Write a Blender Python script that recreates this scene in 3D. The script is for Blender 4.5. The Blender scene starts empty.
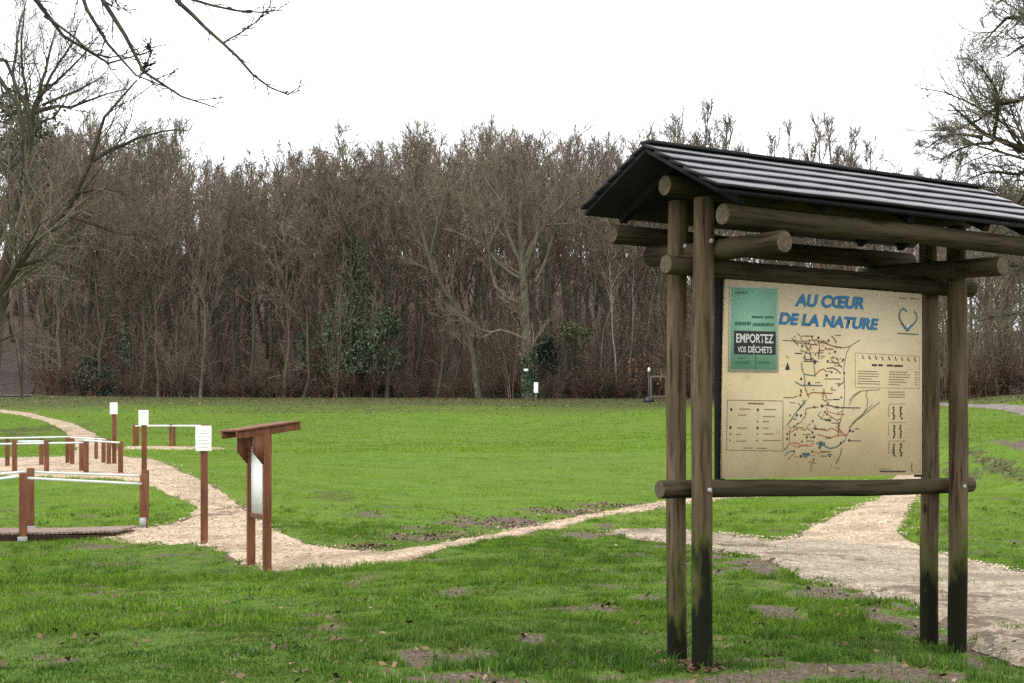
import bpy, math, random
import numpy as np
from mathutils import Vector, Matrix

random.seed(7)
RNG = np.random.default_rng(11)
C = bpy.context.scene.collection
F, HZ, CH = 1556.0, 440.0, 1.45          # focal length in pixels, horizon row, eye height: only used to lay the site out in metres
R = math.radians

# ------------------------------------------------------------------ layout helpers
def at(px, py, Y):
    return np.array(((px - 512) / F * Y, Y, CH - (py - HZ) / F * Y))

def vnoise(x, y, seed=0):
    """smooth value noise in -1..1"""
    xi = np.floor(x).astype(np.int64); yi = np.floor(y).astype(np.int64)
    fx = x - xi; fy = y - yi
    fx = fx * fx * (3 - 2 * fx); fy = fy * fy * (3 - 2 * fy)
    def h(a, b):
        n = (a * 374761393 + b * 668265263 + seed * 1442695041) & 0x7fffffff
        n = ((n ^ (n >> 13)) * 1274126177) & 0x7fffffff
        return ((n ^ (n >> 16)) & 0xffff) / 32767.5 - 1
    a = h(xi, yi); b = h(xi + 1, yi); c = h(xi, yi + 1); d = h(xi + 1, yi + 1)
    return (a * (1 - fx) + b * fx) * (1 - fy) + (c * (1 - fx) + d * fx) * fy

def fbm(x, y, seed=0, o=3):
    s = 0; a = 1; t = 0
    for i in range(o):
        s = s + a * vnoise(x * 2 ** i, y * 2 ** i, seed + i * 17); t += a; a *= .5
    return s / t

# terrain: thin plate spline through surveyed points
CTRL = [(700,670,9.81),(677,660,10.1),(957,652,11.15),(929,643,11.4),
        (0,683,8.9),(300,683,9.0),(512,683,9.1),(800,683,9.2),(1024,683,9.3),
        (267,571,18.4),(251,567,19),(204,543,21.1),(26,541,22.9),(144,537,22.9),(350,560,18.6),
        (144,483,33.8),(120,473,38),(14,473,38),(41,465,43),(114,462,43),(154,447,60),
        (10,412,98),(200,398,125),(400,398,126),(600,400,123),(650,402,119),(20,395,126),
        (500,500,33.5),(665,503,34),(500,450,57),(300,450,58),(500,420,89),(300,418,89),
        (800,545,22.7),(900,495,35),(1010,570,18.2),(1000,640,11.6),(1010,500,28),(1010,440,39),
        (940,450,50),(990,406,75),(1060,410,62),(1000,395,95),(800,480,40),(760,430,80),(850,400,112),
        (1200,560,20),(1200,440,40),(-200,540,23),(-200,450,55),(-150,400,110)]
_cp = np.array([at(*c) for c in CTRL])
def _tps_k(d2):
    return np.where(d2 > 1e-9, .5 * d2 * np.log(d2 + 1e-12), 0)
def _tps_fit():
    n = len(_cp); S = 30.0
    x = _cp[:, :2] / S
    d2 = ((x[:, None] - x[None]) ** 2).sum(-1)
    A = np.zeros((n + 3, n + 3)); A[:n, :n] = _tps_k(d2) + np.eye(n) * 2e-4
    A[:n, n] = 1; A[:n, n + 1:] = x; A[n, :n] = 1; A[n + 1:, :n] = x.T
    b = np.zeros(n + 3); b[:n] = _cp[:, 2]
    return x, np.linalg.solve(A, b), S
_tx, _tw, _tS = _tps_fit()
def terrain(X, Y):
    X = np.asarray(X, float); Y = np.asarray(Y, float)
    shp = X.shape; X = X.ravel(); Y = Y.ravel()
    yc = np.clip(Y, 7.5, 127.0); lim = .40 * yc + 3
    xc = np.clip(X, -lim, lim)
    out = np.empty(len(X))
    for i in range(0, len(X), 40000):
        q = np.stack((xc[i:i + 40000], yc[i:i + 40000]), -1) / _tS
        d2 = ((q[:, None] - _tx[None]) ** 2).sum(-1)
        out[i:i + 40000] = _tps_k(d2) @ _tw[:-3] + _tw[-3] + q @ _tw[-2:]
    side = np.clip((X - 26) / 34, 0, 1); side = side * side * (3 - 2 * side)
    dY = np.maximum(Y - 128, 0)
    out += (.17 * (1 - side) + .08 * side) * (dY - 6 * (1 - np.exp(-dY / 6))) * np.where(dY < 220, 1, 1)
    out = np.minimum(out, 45)
    return out.reshape(shp)
def bumps(X, Y):
    near = np.clip(1.6 - Y / 40, .35, 1)
    return (.050 * fbm(X / 1.5, Y / 1.5, 3, 2) + .020 * vnoise(X / .55, Y / .55, 5)) * near
def gz(X, Y):
    return float(terrain(np.array([X]), np.array([Y]))[0])
_ys = np.concatenate((np.arange(6, 60, .06), np.arange(60, 260, .2)))
def hit(px, py):
    k = (px - 512) / F
    t = terrain(k * _ys, _ys); r = CH - (py - HZ) / F * _ys
    i = np.nonzero(t >= r)[0]
    Y = _ys[i[0]] if len(i) else _ys[-1]
    return np.array((k * Y, Y))

# ------------------------------------------------------------------ mesh helpers
class Geo:
    def __init__(s): s.v = []; s.f4 = []; s.f3 = []; s.m4 = []; s.m3 = []; s.n = 0; s.a = []
    def add(s, v, f4=None, f3=None, mi=0, attr=None):
        v = np.asarray(v, float).reshape(-1, 3)
        if f4 is not None and len(f4): s.f4.append(np.asarray(f4) + s.n); s.m4.append(np.full(len(f4), mi))
        if f3 is not None and len(f3): s.f3.append(np.asarray(f3) + s.n); s.m3.append(np.full(len(f3), mi))
        s.v.append(v); s.n += len(v)
        s.a.append(np.zeros(len(v)) if attr is None else np.broadcast_to(attr, (len(v),)))
    def box(s, cx, cy, cz, sx, sy, sz, rot=None, mi=0):
        p = np.array([(x, y, z) for x in (-.5, .5) for y in (-.5, .5) for z in (-.5, .5)]) * (sx, sy, sz)
        if rot is not None: p = p @ np.array(rot).T
        s.add(p + (cx, cy, cz), [(0,1,3,2),(4,6,7,5),(0,4,5,1),(2,3,7,6),(0,2,6,4),(1,5,7,3)], mi=mi)
    def bbox(s, cx, cy, cz, sx, sy, sz, b=.006, rot=None, mi=0):
        """box with chamfered edges"""
        import bmesh
        bm = bmesh.new(); bmesh.ops.create_cube(bm, size=1)
        for v in bm.verts: v.co = Vector((v.co.x * sx, v.co.y * sy, v.co.z * sz))
        bmesh.ops.bevel(bm, geom=bm.edges[:], offset=b, segments=2, affect='EDGES', profile=.6)
        s.bm(bm, (cx, cy, cz), rot, mi)
    def bm(s, bm, off=(0, 0, 0), rot=None, mi=0):
        bm.verts.index_update()
        p = np.array([v.co[:] for v in bm.verts])
        if rot is not None: p = p @ np.array(rot).T
        f3 = []; f4 = []
        for f in bm.faces:
            ix = [v.index for v in f.verts]
            if len(ix) == 4: f4.append(ix)
            else:
                for i in range(1, len(ix) - 1): f3.append((ix[0], ix[i], ix[i + 1]))
        s.add(p + np.array(off), f4, f3, mi); bm.free()
    def tubes(s, P, Rd, sides=6, cap=False, mi=0, attr=None, rough=0, seed=0):
        P = np.asarray(P, float); Rd = np.asarray(Rd, float)
        if P.ndim == 2: P = P[None]; Rd = np.broadcast_to(Rd, (P.shape[1],))[None]
        n, k, _ = P.shape
        T = np.gradient(P, axis=1); T /= np.linalg.norm(T, axis=2, keepdims=True) + 1e-12
        T0 = P[:, -1] - P[:, 0]; T0 /= np.linalg.norm(T0, axis=1, keepdims=True) + 1e-12
        ref = np.where(np.abs(T0[:, 2:3]) < .8, np.array([[0, 0, 1.]]), np.array([[1., 0, 0]]))
        A = np.cross(T, ref[:, None]); A /= np.linalg.norm(A, axis=2, keepdims=True) + 1e-12
        B = np.cross(T, A)
        th = np.arange(sides) / sides * 2 * math.pi
        rr = Rd[:, :, None]
        if rough:
            g = np.random.default_rng(seed)
            rr = rr * (1 + rough * g.normal(size=(n, k, sides)))
        V = P[:, :, None] + rr[..., None] * (A[:, :, None] * np.cos(th)[None, None, :, None] + B[:, :, None] * np.sin(th)[None, None, :, None])
        idx = np.arange(n * k * sides).reshape(n, k, sides)
        nx = np.roll(idx, -1, axis=2)
        q = np.stack((idx[:, :-1], nx[:, :-1], nx[:, 1:], idx[:, 1:]), -1).reshape(-1, 4)
        at_ = None
        if attr is not None: at_ = np.broadcast_to(np.asarray(attr).reshape(n, 1, 1), (n, k, sides)).ravel()
        f3 = None
        V = V.reshape(-1, 3)
        if cap:
            base = len(V); caps = np.concatenate((P[:, 0], P[:, -1])); V = np.concatenate((V, caps)); f3 = []
            for i in range(n):
                for j in range(sides):
                    f3.append((base + i, nx[i, 0, j], idx[i, 0, j])); f3.append((base + n + i, idx[i, -1, j], nx[i, -1, j]))
            if at_ is not None: at_ = np.concatenate((at_, np.zeros(2 * n)))
        s.add(V, q, f3, mi, at_)
    def build(s, name, mats, parent=None, smooth=False, attr=None):
        me = bpy.data.meshes.new(name)
        v = np.concatenate(s.v)
        f4 = np.concatenate(s.f4) if s.f4 else np.zeros((0, 4), int)
        f3 = np.concatenate(s.f3) if s.f3 else np.zeros((0, 3), int)
        m = np.concatenate(([*s.m4, *s.m3])) if (s.m4 or s.m3) else np.zeros(0, int)
        me.vertices.add(len(v)); me.vertices.foreach_set('co', v.astype(np.float32).ravel())
        nl = f4.size + f3.size
        me.loops.add(nl); me.loops.foreach_set('vertex_index', np.concatenate((f4.ravel(), f3.ravel())).astype(np.int32))
        npoly = len(f4) + len(f3)
        me.polygons.add(npoly)
        st = np.concatenate((np.arange(len(f4)) * 4, f4.size + np.arange(len(f3)) * 3)).astype(np.int32)
        me.polygons.foreach_set('loop_start', st)
        me.polygons.foreach_set('material_index', m.astype(np.int32))
        if smooth: me.polygons.foreach_set('use_smooth', np.ones(npoly, bool))
        if attr:
            a = me.attributes.new(attr, 'FLOAT', 'POINT'); a.data.foreach_set('value', np.concatenate(s.a).astype(np.float32))
        me.update(calc_edges=True)
        for x in (mats if isinstance(mats, (list, tuple)) else [mats]): me.materials.append(x)
        o = bpy.data.objects.new(name, me); C.objects.link(o)
        if parent is not None: o.parent = parent
        return o

def tag(o, label=None, cat=None, group=None, kind=None):
    if label: o['label'] = label
    if cat: o['category'] = cat
    if group: o['group'] = group
    if kind: o['kind'] = kind
    return o
def empty(name, loc, rz=0.0):
    o = bpy.data.objects.new(name, None); C.objects.link(o); o.location = loc; o.rotation_euler = (0, 0, rz)
    o.empty_display_size = .2
    return o

# ------------------------------------------------------------------ materials
class NT:
    def __init__(s, name, rough=.8, spec=.3):
        s.m = bpy.data.materials.new(name); s.m.use_nodes = True; s.t = s.m.node_tree
        s.b = s.t.nodes['Principled BSDF']; s.b.inputs['Roughness'].default_value = rough
        s.b.inputs['Specular IOR Level'].default_value = spec
        s.tc = None
    def n(s, typ, **kw):
        x = s.t.nodes.new(typ)
        for k, v in kw.items():
            if k in x.inputs.keys() if isinstance(k, str) else False:
                x.inputs[k].default_value = v
            else: setattr(x, k, v)
        return x
    def L(s, a, b): s.t.links.new(a, b)
    def coord(s):
        if s.tc is None: s.tc = s.t.nodes.new('ShaderNodeTexCoord')
        return s.tc.outputs['Object']
    def noise(s, scale, detail=3, stretch=None, rough=.6, dist=0):
        x = s.t.nodes.new('ShaderNodeTexNoise'); x.inputs['Scale'].default_value = scale
        x.inputs['Detail'].default_value = detail; x.inputs['Roughness'].default_value = rough; x.inputs['Distortion'].default_value = dist
        c = s.coord()
        if stretch:
            mp = s.t.nodes.new('ShaderNodeMapping'); mp.inputs['Scale'].default_value = stretch; s.L(c, mp.inputs['Vector']); c = mp.outputs[0]
        s.L(c, x.inputs['Vector'])
        return x.outputs['Fac']
    def ramp(s, fac, stops):
        x = s.t.nodes.new('ShaderNodeValToRGB'); e = x.color_ramp.elements
        while len(e) < len(stops): e.new(.5)
        for i, (p, c) in enumerate(stops):
            e[i].position = p; e[i].color = (*c, 1) if len(c) == 3 else c
        s.L(fac, x.inputs[0]); return x.outputs[0]
    def mix(s, fac, a, b, mode='MIX'):
        x = s.t.nodes.new('ShaderNodeMix'); x.data_type = 'RGBA'; x.blend_type = mode
        for inp, v in ((x.inputs[0], fac), (x.inputs[6], a), (x.inputs[7], b)):
            if hasattr(v, 'is_output'): s.L(v, inp)
            elif isinstance(v, (int, float)): inp.default_value = v
            else: inp.default_value = (*v, 1)
        return x.outputs[2]
    def math(s, op, a, b=None, clamp=False):
        x = s.t.nodes.new('ShaderNodeMath'); x.operation = op; x.use_clamp = clamp
        for i, v in enumerate((a, b)):
            if v is None: continue
            if hasattr(v, 'is_output'): s.L(v, x.inputs[i])
            else: x.inputs[i].default_value = v
        return x.outputs[0]
    def attr(s, name):
        x = s.t.nodes.new('ShaderNodeAttribute'); x.attribute_name = name; return x.outputs['Fac']
    def orand(s):
        return s.t.nodes.new('ShaderNodeObjectInfo').outputs['Random']
    def color(s, c):
        if hasattr(c, 'is_output'): s.L(c, s.b.inputs['Base Color'])
        else: s.b.inputs['Base Color'].default_value = (*c, 1)
    def bump(s, h, strength=.4, dist=.02):
        x = s.t.nodes.new('ShaderNodeBump'); x.inputs['Strength'].default_value = strength; x.inputs['Distance'].default_value = dist
        s.L(h, x.inputs['Height']); s.L(x.outputs[0], s.b.inputs['Normal'])
    def sepz(s, i=2):
        x = s.t.nodes.new('ShaderNodeSeparateXYZ'); s.L(s.coord(), x.inputs[0]); return x.outputs[i]

def plain(name, c, rough=.6, spec=.3, var=.15, scale=30):
    m = NT(name, rough, spec); f = m.noise(scale, 3)
    m.color(m.ramp(f, [(.25, tuple(x * (1 - var) for x in c)), (.75, tuple(min(1, x * (1 + var)) for x in c))]))
    return m.m

M = {}
# ground: turf, old leaf strewn turf, bare soil, woodland floor
def mk_ground():
    m = NT('ground', .95, .1)
    big = m.noise(.16, 4); mid = m.noise(1.3, 4); fine = m.noise(14, 4); vf = m.noise(70, 3)
    g = m.ramp(mid, [(.25, (.070, .120, .013)), (.5, (.105, .175, .015)), (.75, (.145, .205, .020))])
    g = m.mix(m.ramp(big, [(.42, (0, 0, 0)), (.68, (.7, .7, .7))]), g, (.115, .150, .022))
    g = m.mix(m.ramp(fine, [(.3, (.65, .65, .65)), (.55, (0, 0, 0))]), g, (.030, .060, .012))
    g = m.mix(m.ramp(vf, [(.3, (.5, .5, .5)), (.5, (0, 0, 0))]), g, (.025, .05, .01))
    ol = m.ramp(m.noise(2.2, 5), [(.3, (.036, .05, .016)), (.5, (.072, .088, .026)), (.72, (.10, .085, .040))])
    ol = m.mix(m.ramp(fine, [(.35, (.6, .6, .6)), (.6, (0, 0, 0))]), ol, (.045, .036, .02))
    th = m.ramp(m.noise(6, 6), [(.3, (.045, .070, .013)), (.5, (.080, .128, .018)), (.7, (.115, .145, .030))])
    th = m.mix(m.ramp(vf, [(.35, (.6, .6, .6)), (.5, (0, 0, 0))]), th, (.018, .022, .008))
    g = m.mix(m.attr('rough'), g, th)
    def soft(a, w=.5):
        return m.math('ADD', a, m.math('MULTIPLY', m.math('SUBTRACT', m.noise(3.1, 5), .5), w), True)
    def thr(v, lo=.4, hi=.6): return m.ramp(v, [(lo, (0, 0, 0)), (hi, (1, 1, 1))])
    c = m.mix(thr(soft(m.attr('olive'), .8), .3, .75), g, ol)
    so = m.ramp(m.noise(28, 6), [(.30, (.045, .033, .022)), (.5, (.095, .071, .049)), (.68, (.20, .165, .120))])
    c = m.mix(thr(soft(m.attr('soil'), .9), .42, .58), c, so)
    wd = m.ramp(m.noise(5, 6), [(.3, (.035, .025, .018)), (.5, (.07, .048, .033)), (.7, (.11, .075, .048))])
    c = m.mix(thr(soft(m.attr('wood'), .5), .4, .6), c, wd)
    m.color(c)
    h = m.math('ADD', fine, m.math('MULTIPLY', vf, .5)); m.bump(h, .8, .03)
    return m.m
M['ground'] = mk_ground()
def mk_path(name, stops, chip=26):
    m = NT(name, .95, .1)
    v = m.t.nodes.new('ShaderNodeTexVoronoi'); v.inputs['Scale'].default_value = chip; m.L(m.coord(), v.inputs['Vector'])
    sp = m.t.nodes.new('ShaderNodeSeparateColor'); m.L(v.outputs['Color'], sp.inputs[0])
    c = m.ramp(sp.outputs[0], stops)
    c = m.mix(m.ramp(m.noise(1.1, 7), [(.44, (0, 0, 0)), (.62, (.8, .8, .8))]), c, tuple(x * .55 for x in stops[1][1]))
    c = m.mix(m.ramp(m.noise(7, 5), [(.30, (.8, .8, .8)), (.45, (0, 0, 0))]), c, (.15, .11, .07))
    c = m.mix(m.ramp(m.math('ADD', m.attr('mud'), m.math('MULTIPLY', m.math('SUBTRACT', m.noise(3.2, 7), .5), 2.4)), [(.45, (0, 0, 0)), (.75, (.85, .85, .85))]), c, (.105, .075, .050))
    m.color(c); m.bump(m.math('ADD', sp.outputs[1], m.noise(40, 3)), .7, .02)
    return m.m
M['chips'] = mk_path('wood_chips', [(.1, (.30, .215, .140)), (.5, (.42, .315, .215)), (.9, (.54, .435, .325))])
M['grit'] = mk_path('grey_grit', [(.1, (.165, .125, .082)), (.5, (.295, .238, .168)), (.9, (.45, .385, .295))], 34)
M['tar'] = mk_path('worn_road', [(.1, (.14, .12, .11)), (.5, (.20, .17, .16)), (.9, (.27, .24, .22))], 8)
M['lilac'] = mk_path('pale_track', [(.1, (.055, .040, .036)), (.5, (.085, .063, .058)), (.9, (.11, .085, .078))], 4)

def mk_blade(name, stops, dry, far):
    m = NT(name, .75, .12)
    c = m.ramp(m.attr('tone'), stops)
    c = m.mix(m.ramp(m.noise(.22, 4), [(.40, (0, 0, 0)), (.7, (.7, .7, .7))]), c, far)
    c = m.mix(m.ramp(m.noise(.075, 3), [(.40, (0, 0, 0)), (.60, (.85, .85, .85))]), c, tuple(x * .62 for x in stops[1][1]))
    c = m.mix(m.ramp(m.noise(.9, 6), [(.47, (0, 0, 0)), (.68, (.7, .7, .7))]), c, dry)
    m.color(c)
    tr = m.t.nodes.new('ShaderNodeBsdfTranslucent'); m.L(c, tr.inputs[0])
    mx = m.t.nodes.new('ShaderNodeMixShader'); mx.inputs[0].default_value = .35
    out = m.t.nodes['Material Output']; m.L(m.b.outputs[0], mx.inputs[1]); m.L(tr.outputs[0], mx.inputs[2]); m.L(mx.outputs[0], out.inputs[0])
    return m.m
M['grass'] = mk_blade('grass_blade', [(0, (.022, .052, .010)), (.35, (.066, .150, .015)), (.65, (.128, .238, .026)), (.86, (.22, .29, .085)), (1, (.36, .32, .19))], (.085, .105, .026), (.118, .205, .022))
M['lawn'] = mk_blade('meadow_blade', [(0, (.078, .150, .012)), (.5, (.150, .282, .017)), (.85, (.215, .328, .026)), (1, (.33, .32, .08))], (.092, .168, .016), (.215, .265, .030))
def mk_litter():
    m = NT('dead_leaf', .8, .2)
    m.color(m.ramp(m.attr('tone'), [(0, (.035, .024, .016)), (.4, (.10, .062, .035)), (.75, (.19, .12, .065)), (1, (.34, .27, .19))]))
    return m.m
M['litter'] = mk_litter()

def mk_bark(name, a, b, moss=None, scale=3):
    m = NT(name, .95, .1)
    f = m.noise(scale * 2, 5, (1, 1, .25))
    c = m.ramp(f, [(.3, a), (.65, b)])
    if moss: c = m.mix(m.ramp(m.noise(scale * .35, 4), [(.42, (0, 0, 0)), (.62, (.8, .8, .8))]), c, moss)
    hs = m.t.nodes.new('ShaderNodeHueSaturation'); m.L(c, hs.inputs['Color'])
    m.L(m.math('ADD', m.math('MULTIPLY', m.orand(), .7), .65), hs.inputs['Value'])
    m.color(hs.outputs[0]); m.bump(f, .5, .03)
    return m.m
M['bark'] = mk_bark('bark_brown', (.052, .042, .031), (.130, .106, .080), (.085, .082, .050))
M['bark_pale'] = mk_bark('bark_pale', (.15, .13, .10), (.33, .30, .25))
M['bark_oak'] = mk_bark('bark_oak', (.075, .064, .048), (.185, .16, .12), (.095, .092, .055))
M['bark_dark'] = mk_bark('bark_dark', (.030, .023, .018), (.07, .055, .043), (.048, .040, .028))
M['bark_near'] = mk_bark('bark_near', (.018, .014, .016), (.045, .036, .036), (.07, .08, .045), 14)
def mk_twig(name, cols):
    m = NT(name, .9, .15)
    ra = m.ramp(m.orand(), [(i / (len(cols) - 1), c) for i, c in enumerate(cols)])
    hs = m.t.nodes.new('ShaderNodeHueSaturation'); m.L(ra, hs.inputs['Color'])
    m.L(m.math('ADD', m.math('MULTIPLY', m.attr('tone'), 1.5), .35), hs.inputs['Value'])
    m.color(hs.outputs[0]); return m.m
M['twig'] = mk_twig('twigs', [(.108, .087, .063), (.150, .114, .084), (.130, .110, .077), (.180, .138, .107), (.122, .098, .075)])
M['twig_far'] = mk_twig('far_twigs', [(.165, .138, .118), (.185, .158, .138), (.20, .175, .158)])  # far copy, paler and greyer: distance haze put into the twig colour
M['twig_moss'] = mk_twig('mossy_twigs', [(.115, .097, .070), (.145, .123, .092)])
M['twig_near'] = mk_twig('dark_twigs', [(.026, .021, .023), (.03, .024, .026)])
M['scrub'] = mk_twig('scrub_twigs', [(.088, .056, .040), (.108, .067, .047), (.082, .065, .043), (.115, .085, .056), (.075, .062, .045)])
def mk_leaf(name, a, b):
    m = NT(name, .45, .4); m.color(m.ramp(m.attr('tone'), [(0, a), (1, b)])); return m.m
M['ivy'] = mk_leaf('ivy_leaf', (.030, .058, .028), (.085, .130, .066))
M['holly'] = mk_leaf('holly_leaf', (.016, .032, .022), (.042, .066, .044))
M['olive'] = mk_leaf('olive_leaf', (.045, .055, .018), (.12, .125, .045))
M['dull'] = mk_leaf('dull_leaf', (.020, .026, .014), (.055, .062, .032))
M['rust'] = mk_leaf('rust_leaf', (.085, .038, .018), (.20, .095, .045))

def mk_post(name, a, b, wet=True, green=(.066, .053, .029), ax=2):
    m = NT(name, .9, .06)
    f = m.noise(9, 5, tuple(.12 if i == ax else 1.5 for i in range(3))); g = m.noise(40, 3, tuple(.06 if i == ax else 1 for i in range(3)))
    c = m.ramp(f, [(.3, a), (.62, b)])
    c = m.mix(m.ramp(g, [(.36, (.9, .9, .9)), (.50, (0, 0, 0))]), c, tuple(x * .5 for x in a))
    vk = m.t.nodes.new('ShaderNodeTexVoronoi'); vk.inputs['Scale'].default_value = 5.5; mpk = m.t.nodes.new('ShaderNodeMapping'); mpk.inputs['Scale'].default_value = tuple(.45 if i == ax else 1 for i in range(3)); m.L(m.coord(), mpk.inputs['Vector']); m.L(mpk.outputs[0], vk.inputs['Vector'])
    c = m.mix(m.ramp(vk.outputs['Distance'], [(.06, (.95, .95, .95)), (.13, (0, 0, 0))]), c, tuple(x * .35 for x in a))
    c = m.mix(m.ramp(m.noise(2.3, 4), [(.45, (0, 0, 0)), (.7, (.7, .7, .7))]), c, green)
    if wet:
        z = m.math('ADD', m.sepz(), m.math('MULTIPLY', m.math('SUBTRACT', m.noise(4.2, 4, (1.4, 1.4, .45)), .5), 2.2))
        c = m.mix(m.ramp(m.math('MULTIPLY', z, .6), [(.32, (.85, .85, .85)), (.56, (0, 0, 0))]), c, (.062, .070, .016))
        c = m.mix(m.ramp(m.math('MULTIPLY', z, .6), [(.20, (.97, .97, .97)), (.40, (0, 0, 0))]), c, (.0085, .0085, .0055))
    m.color(c); m.bump(m.math('ADD', f, m.math('MULTIPLY', g, .6)), .5, .008)
    return m.m
M['post'] = mk_post('weathered_post', (.054, .038, .023), (.132, .097, .062))
M['log'] = mk_post('weathered_log', (.028, .021, .013), (.066, .050, .031), False, (.042, .037, .018), 0)
M['tie'] = mk_post('weathered_tie', (.028, .021, .013), (.066, .050, .031), False, (.060, .058, .024), 1)
def mk_end():
    m = NT('log_end', .9, .15)
    f = m.noise(30, 3)
    m.color(m.ramp(f, [(.3, (.05, .04, .025)), (.7, (.115, .095, .062))])); return m.m
M['log_end'] = mk_end()
def mk_roof():
    m = NT('roof_board', .3, .75)
    f = m.noise(3, 5, (.25, 2, 2)); g = m.noise(25, 4, (.12, 1, 1))
    m.color(m.ramp(f, [(.3, (.065, .065, .07)), (.7, (.165, .165, .172))]))  # grey of the board tops lightened to carry sky light in the colour
    m.L(m.ramp(g, [(.3, (.30, .30, .30)), (.7, (.50, .50, .50))]), m.b.inputs['Roughness'])
    m.bump(m.math('ADD', f, g), .25, .006); return m.m
M['roof'] = mk_roof()
M['shade_edge'] = plain('painted_shade_edge', (.018, .018, .020), .7, .15, .3, 9)  # near-black shade of the board butts put into colour; ridge cap shares it
M['dark_wood'] = plain('dark_wood', (.010, .009, .010), .8, .2, .4, 12)
def mk_stain():
    m = NT('red_brown_wood', .7, .25)
    f = m.noise(7, 4, (2, 2, .3)); g = m.noise(60, 3, (1, 1, .05))
    c = m.ramp(f, [(.3, (.095, .034, .016)), (.7, (.205, .078, .034))])
    c = m.mix(m.ramp(g, [(.35, (.6, .6, .6)), (.5, (0, 0, 0))]), c, (.04, .015, .01)); m.color(c); m.bump(g, .3, .005); return m.m
M['stain'] = mk_stain()
M['deck'] = plain('deck_wood', (.21, .145, .115), .85, .2, .4, 9)
M['deck_edge'] = plain('deck_edge', (.025, .013, .009), .85, .2, .4, 9)
M['rail'] = plain('white_rail', (.62, .68, .64), .4, .4, .06)
M['plate'] = plain('white_plate', (.80, .81, .77), .85, .05, .05, 6)
M['plate_ink'] = plain('grey_print', (.56, .58, .54), .6, .3, .05)
M['steel'] = plain('steel', (.30, .30, .29), .55, .4, .1)
def mk_board():
    m = NT('board_face', .8, .1)
    c = m.ramp(m.noise(1.6, 5), [(.3, (.60, .46, .275)), (.5, (.69, .545, .335)), (.72, (.76, .62, .42))])
    z = m.math('ADD', m.sepz(), m.math('MULTIPLY', m.math('SUBTRACT', m.noise(2.2, 4), .5), .7))
    c = m.mix(m.ramp(m.math('MULTIPLY', z, .35), [(.66, (0, 0, 0)), (.84, (.75, .75, .75))]), c, (.58, .49, .34))
    c = m.mix(m.ramp(m.noise(34, 3), [(.70, (0, 0, 0)), (.78, (.55, .55, .55))]), c, (.26, .17, .08))
    c = m.mix(m.ramp(m.noise(4.5, 5, (1, 1, 2.5)), [(.60, (0, 0, 0)), (.75, (.4, .4, .4))]), c, (.36, .23, .11))
    m.color(c); return m.m
M['board'] = mk_board()
M['teal_poster'] = plain('green_poster', (.21, .40, .28), .5, .3, .12, 5)
M['poster_edge'] = plain('poster_edge', (.46, .47, .38), .5, .3, .08, 8)
M['black'] = plain('black_print', (.012, .012, .013), .6, .3, .2)
M['white_ink'] = plain('white_print', (.62, .60, .56), .6, .3, .06)
M['blue_ink'] = plain('blue_print', (.022, .135, .28), .6, .3, .10, 14)
M['brown_ink'] = plain('brown_print', (.17, .105, .055), .7, .2, .1)
M['red_ink'] = plain('red_print', (.30, .10, .05), .7, .2, .1)
M['teal_ink'] = plain('teal_print', (.07, .115, .11), .7, .2, .1)
M['dark_ink'] = plain('dark_print', (.035, .03, .026), .7, .2, .1)
M['poster_ink'] = plain('poster_print', (.045, .135, .09), .7, .2, .1)
M['lamp_black'] = plain('black_paint', (.012, .012, .014), .4, .4, .2)
M['globe'] = plain('white_globe', (.5, .5, .48), .3, .5, .03)
M['pale_wood'] = plain('pale_wood', (.15, .12, .09), .85, .2, .2)

# ------------------------------------------------------------------ paths laid out as cross sections
PATHS = {
 'path': ('chips', [
   [(-40,407,-40,411),(0,409,0,412.3),(30,412.6,25,416),(50,418,45,421.5),(72,422.5,60,428),(95,433,72,437.5),(110,444,76,449),(126,454,60,461)],
   [(-120,457,-120,475),(-30,457,-30,475),(0,457,0,475.5),(60,456,60,478),(110,454.5,110,479),(150,458.5,130,480.5),(168,464,150,486),(205,481,178,496),
    (232,498,196,506),(248,510,192,514),(262,522,188,523),(275,534,160,536)],
   [(90,529,90,541),(150,527,150,543.5),(190,519,190,543.5),(222,511,205,546),(252,514,224,554),(275,532,246,568.5),(305,542,300,569.5),(335,549,350,567),(385,552,395,561),
    (430,546.5,431,551.5),(480,536.5,481,542),(540,524.5,541,529.5),(600,513,601,518),(665,501.5,666,507.5),(730,493,731,498),(800,487,801,491),(872,481,874,485)],
   [(122,446.3,122,449.3),(160,446.6,160,450),(200,447,200,450),(228,448,228,449.6)],
   [(914,458,919,458),(906,466,931,466),(893,478,930,478),(884,490,922,492),(860,506,908,512),(822,521,902,533),(782,540,925,549),(770,548,985,566)]]),
 'gravel_path': ('grit', [
   [(603,531.5,603,534),(630,529,632,538.5),(660,528.5,662,541),(720,534.5,714,548),(770,541,752,558),(830,539,792,572),(900,543,852,588),(960,560,915,606),
    (1024,571,955,632),(1085,585,1000,660),(1180,605,1090,683),(1300,630,1250,720)]]),
 'road': ('tar', [
   [(905,402.5,905,404),(925,403,925,405),(960,403.6,960,406),(1000,404.5,1000,410),(1024,406,1024,416),(1060,409,1060,424),(1120,414,1120,436)]]),
}
def in_poly(px, py, poly):
    ins = np.zeros(px.shape, bool); n = len(poly); j = n - 1
    for i in range(n):
        xi, yi = poly[i]; xj, yj = poly[j]
        if yi != yj:
            c = ((yi > py) != (yj > py)) & (px < (xj - xi) * (py - yi) / (yj - yi) + xi); ins ^= c
        j = i
    return ins
POLYS = []
for nm, (mt, secs) in PATHS.items():
    for sec in secs:
        poly = [(a, b) for a, b, _, _ in sec] + [(c, d) for _, _, c, d in sec[::-1]]
        POLYS.append(np.array([hit(*p) for p in poly]))       # outline on the ground, in metres
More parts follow.
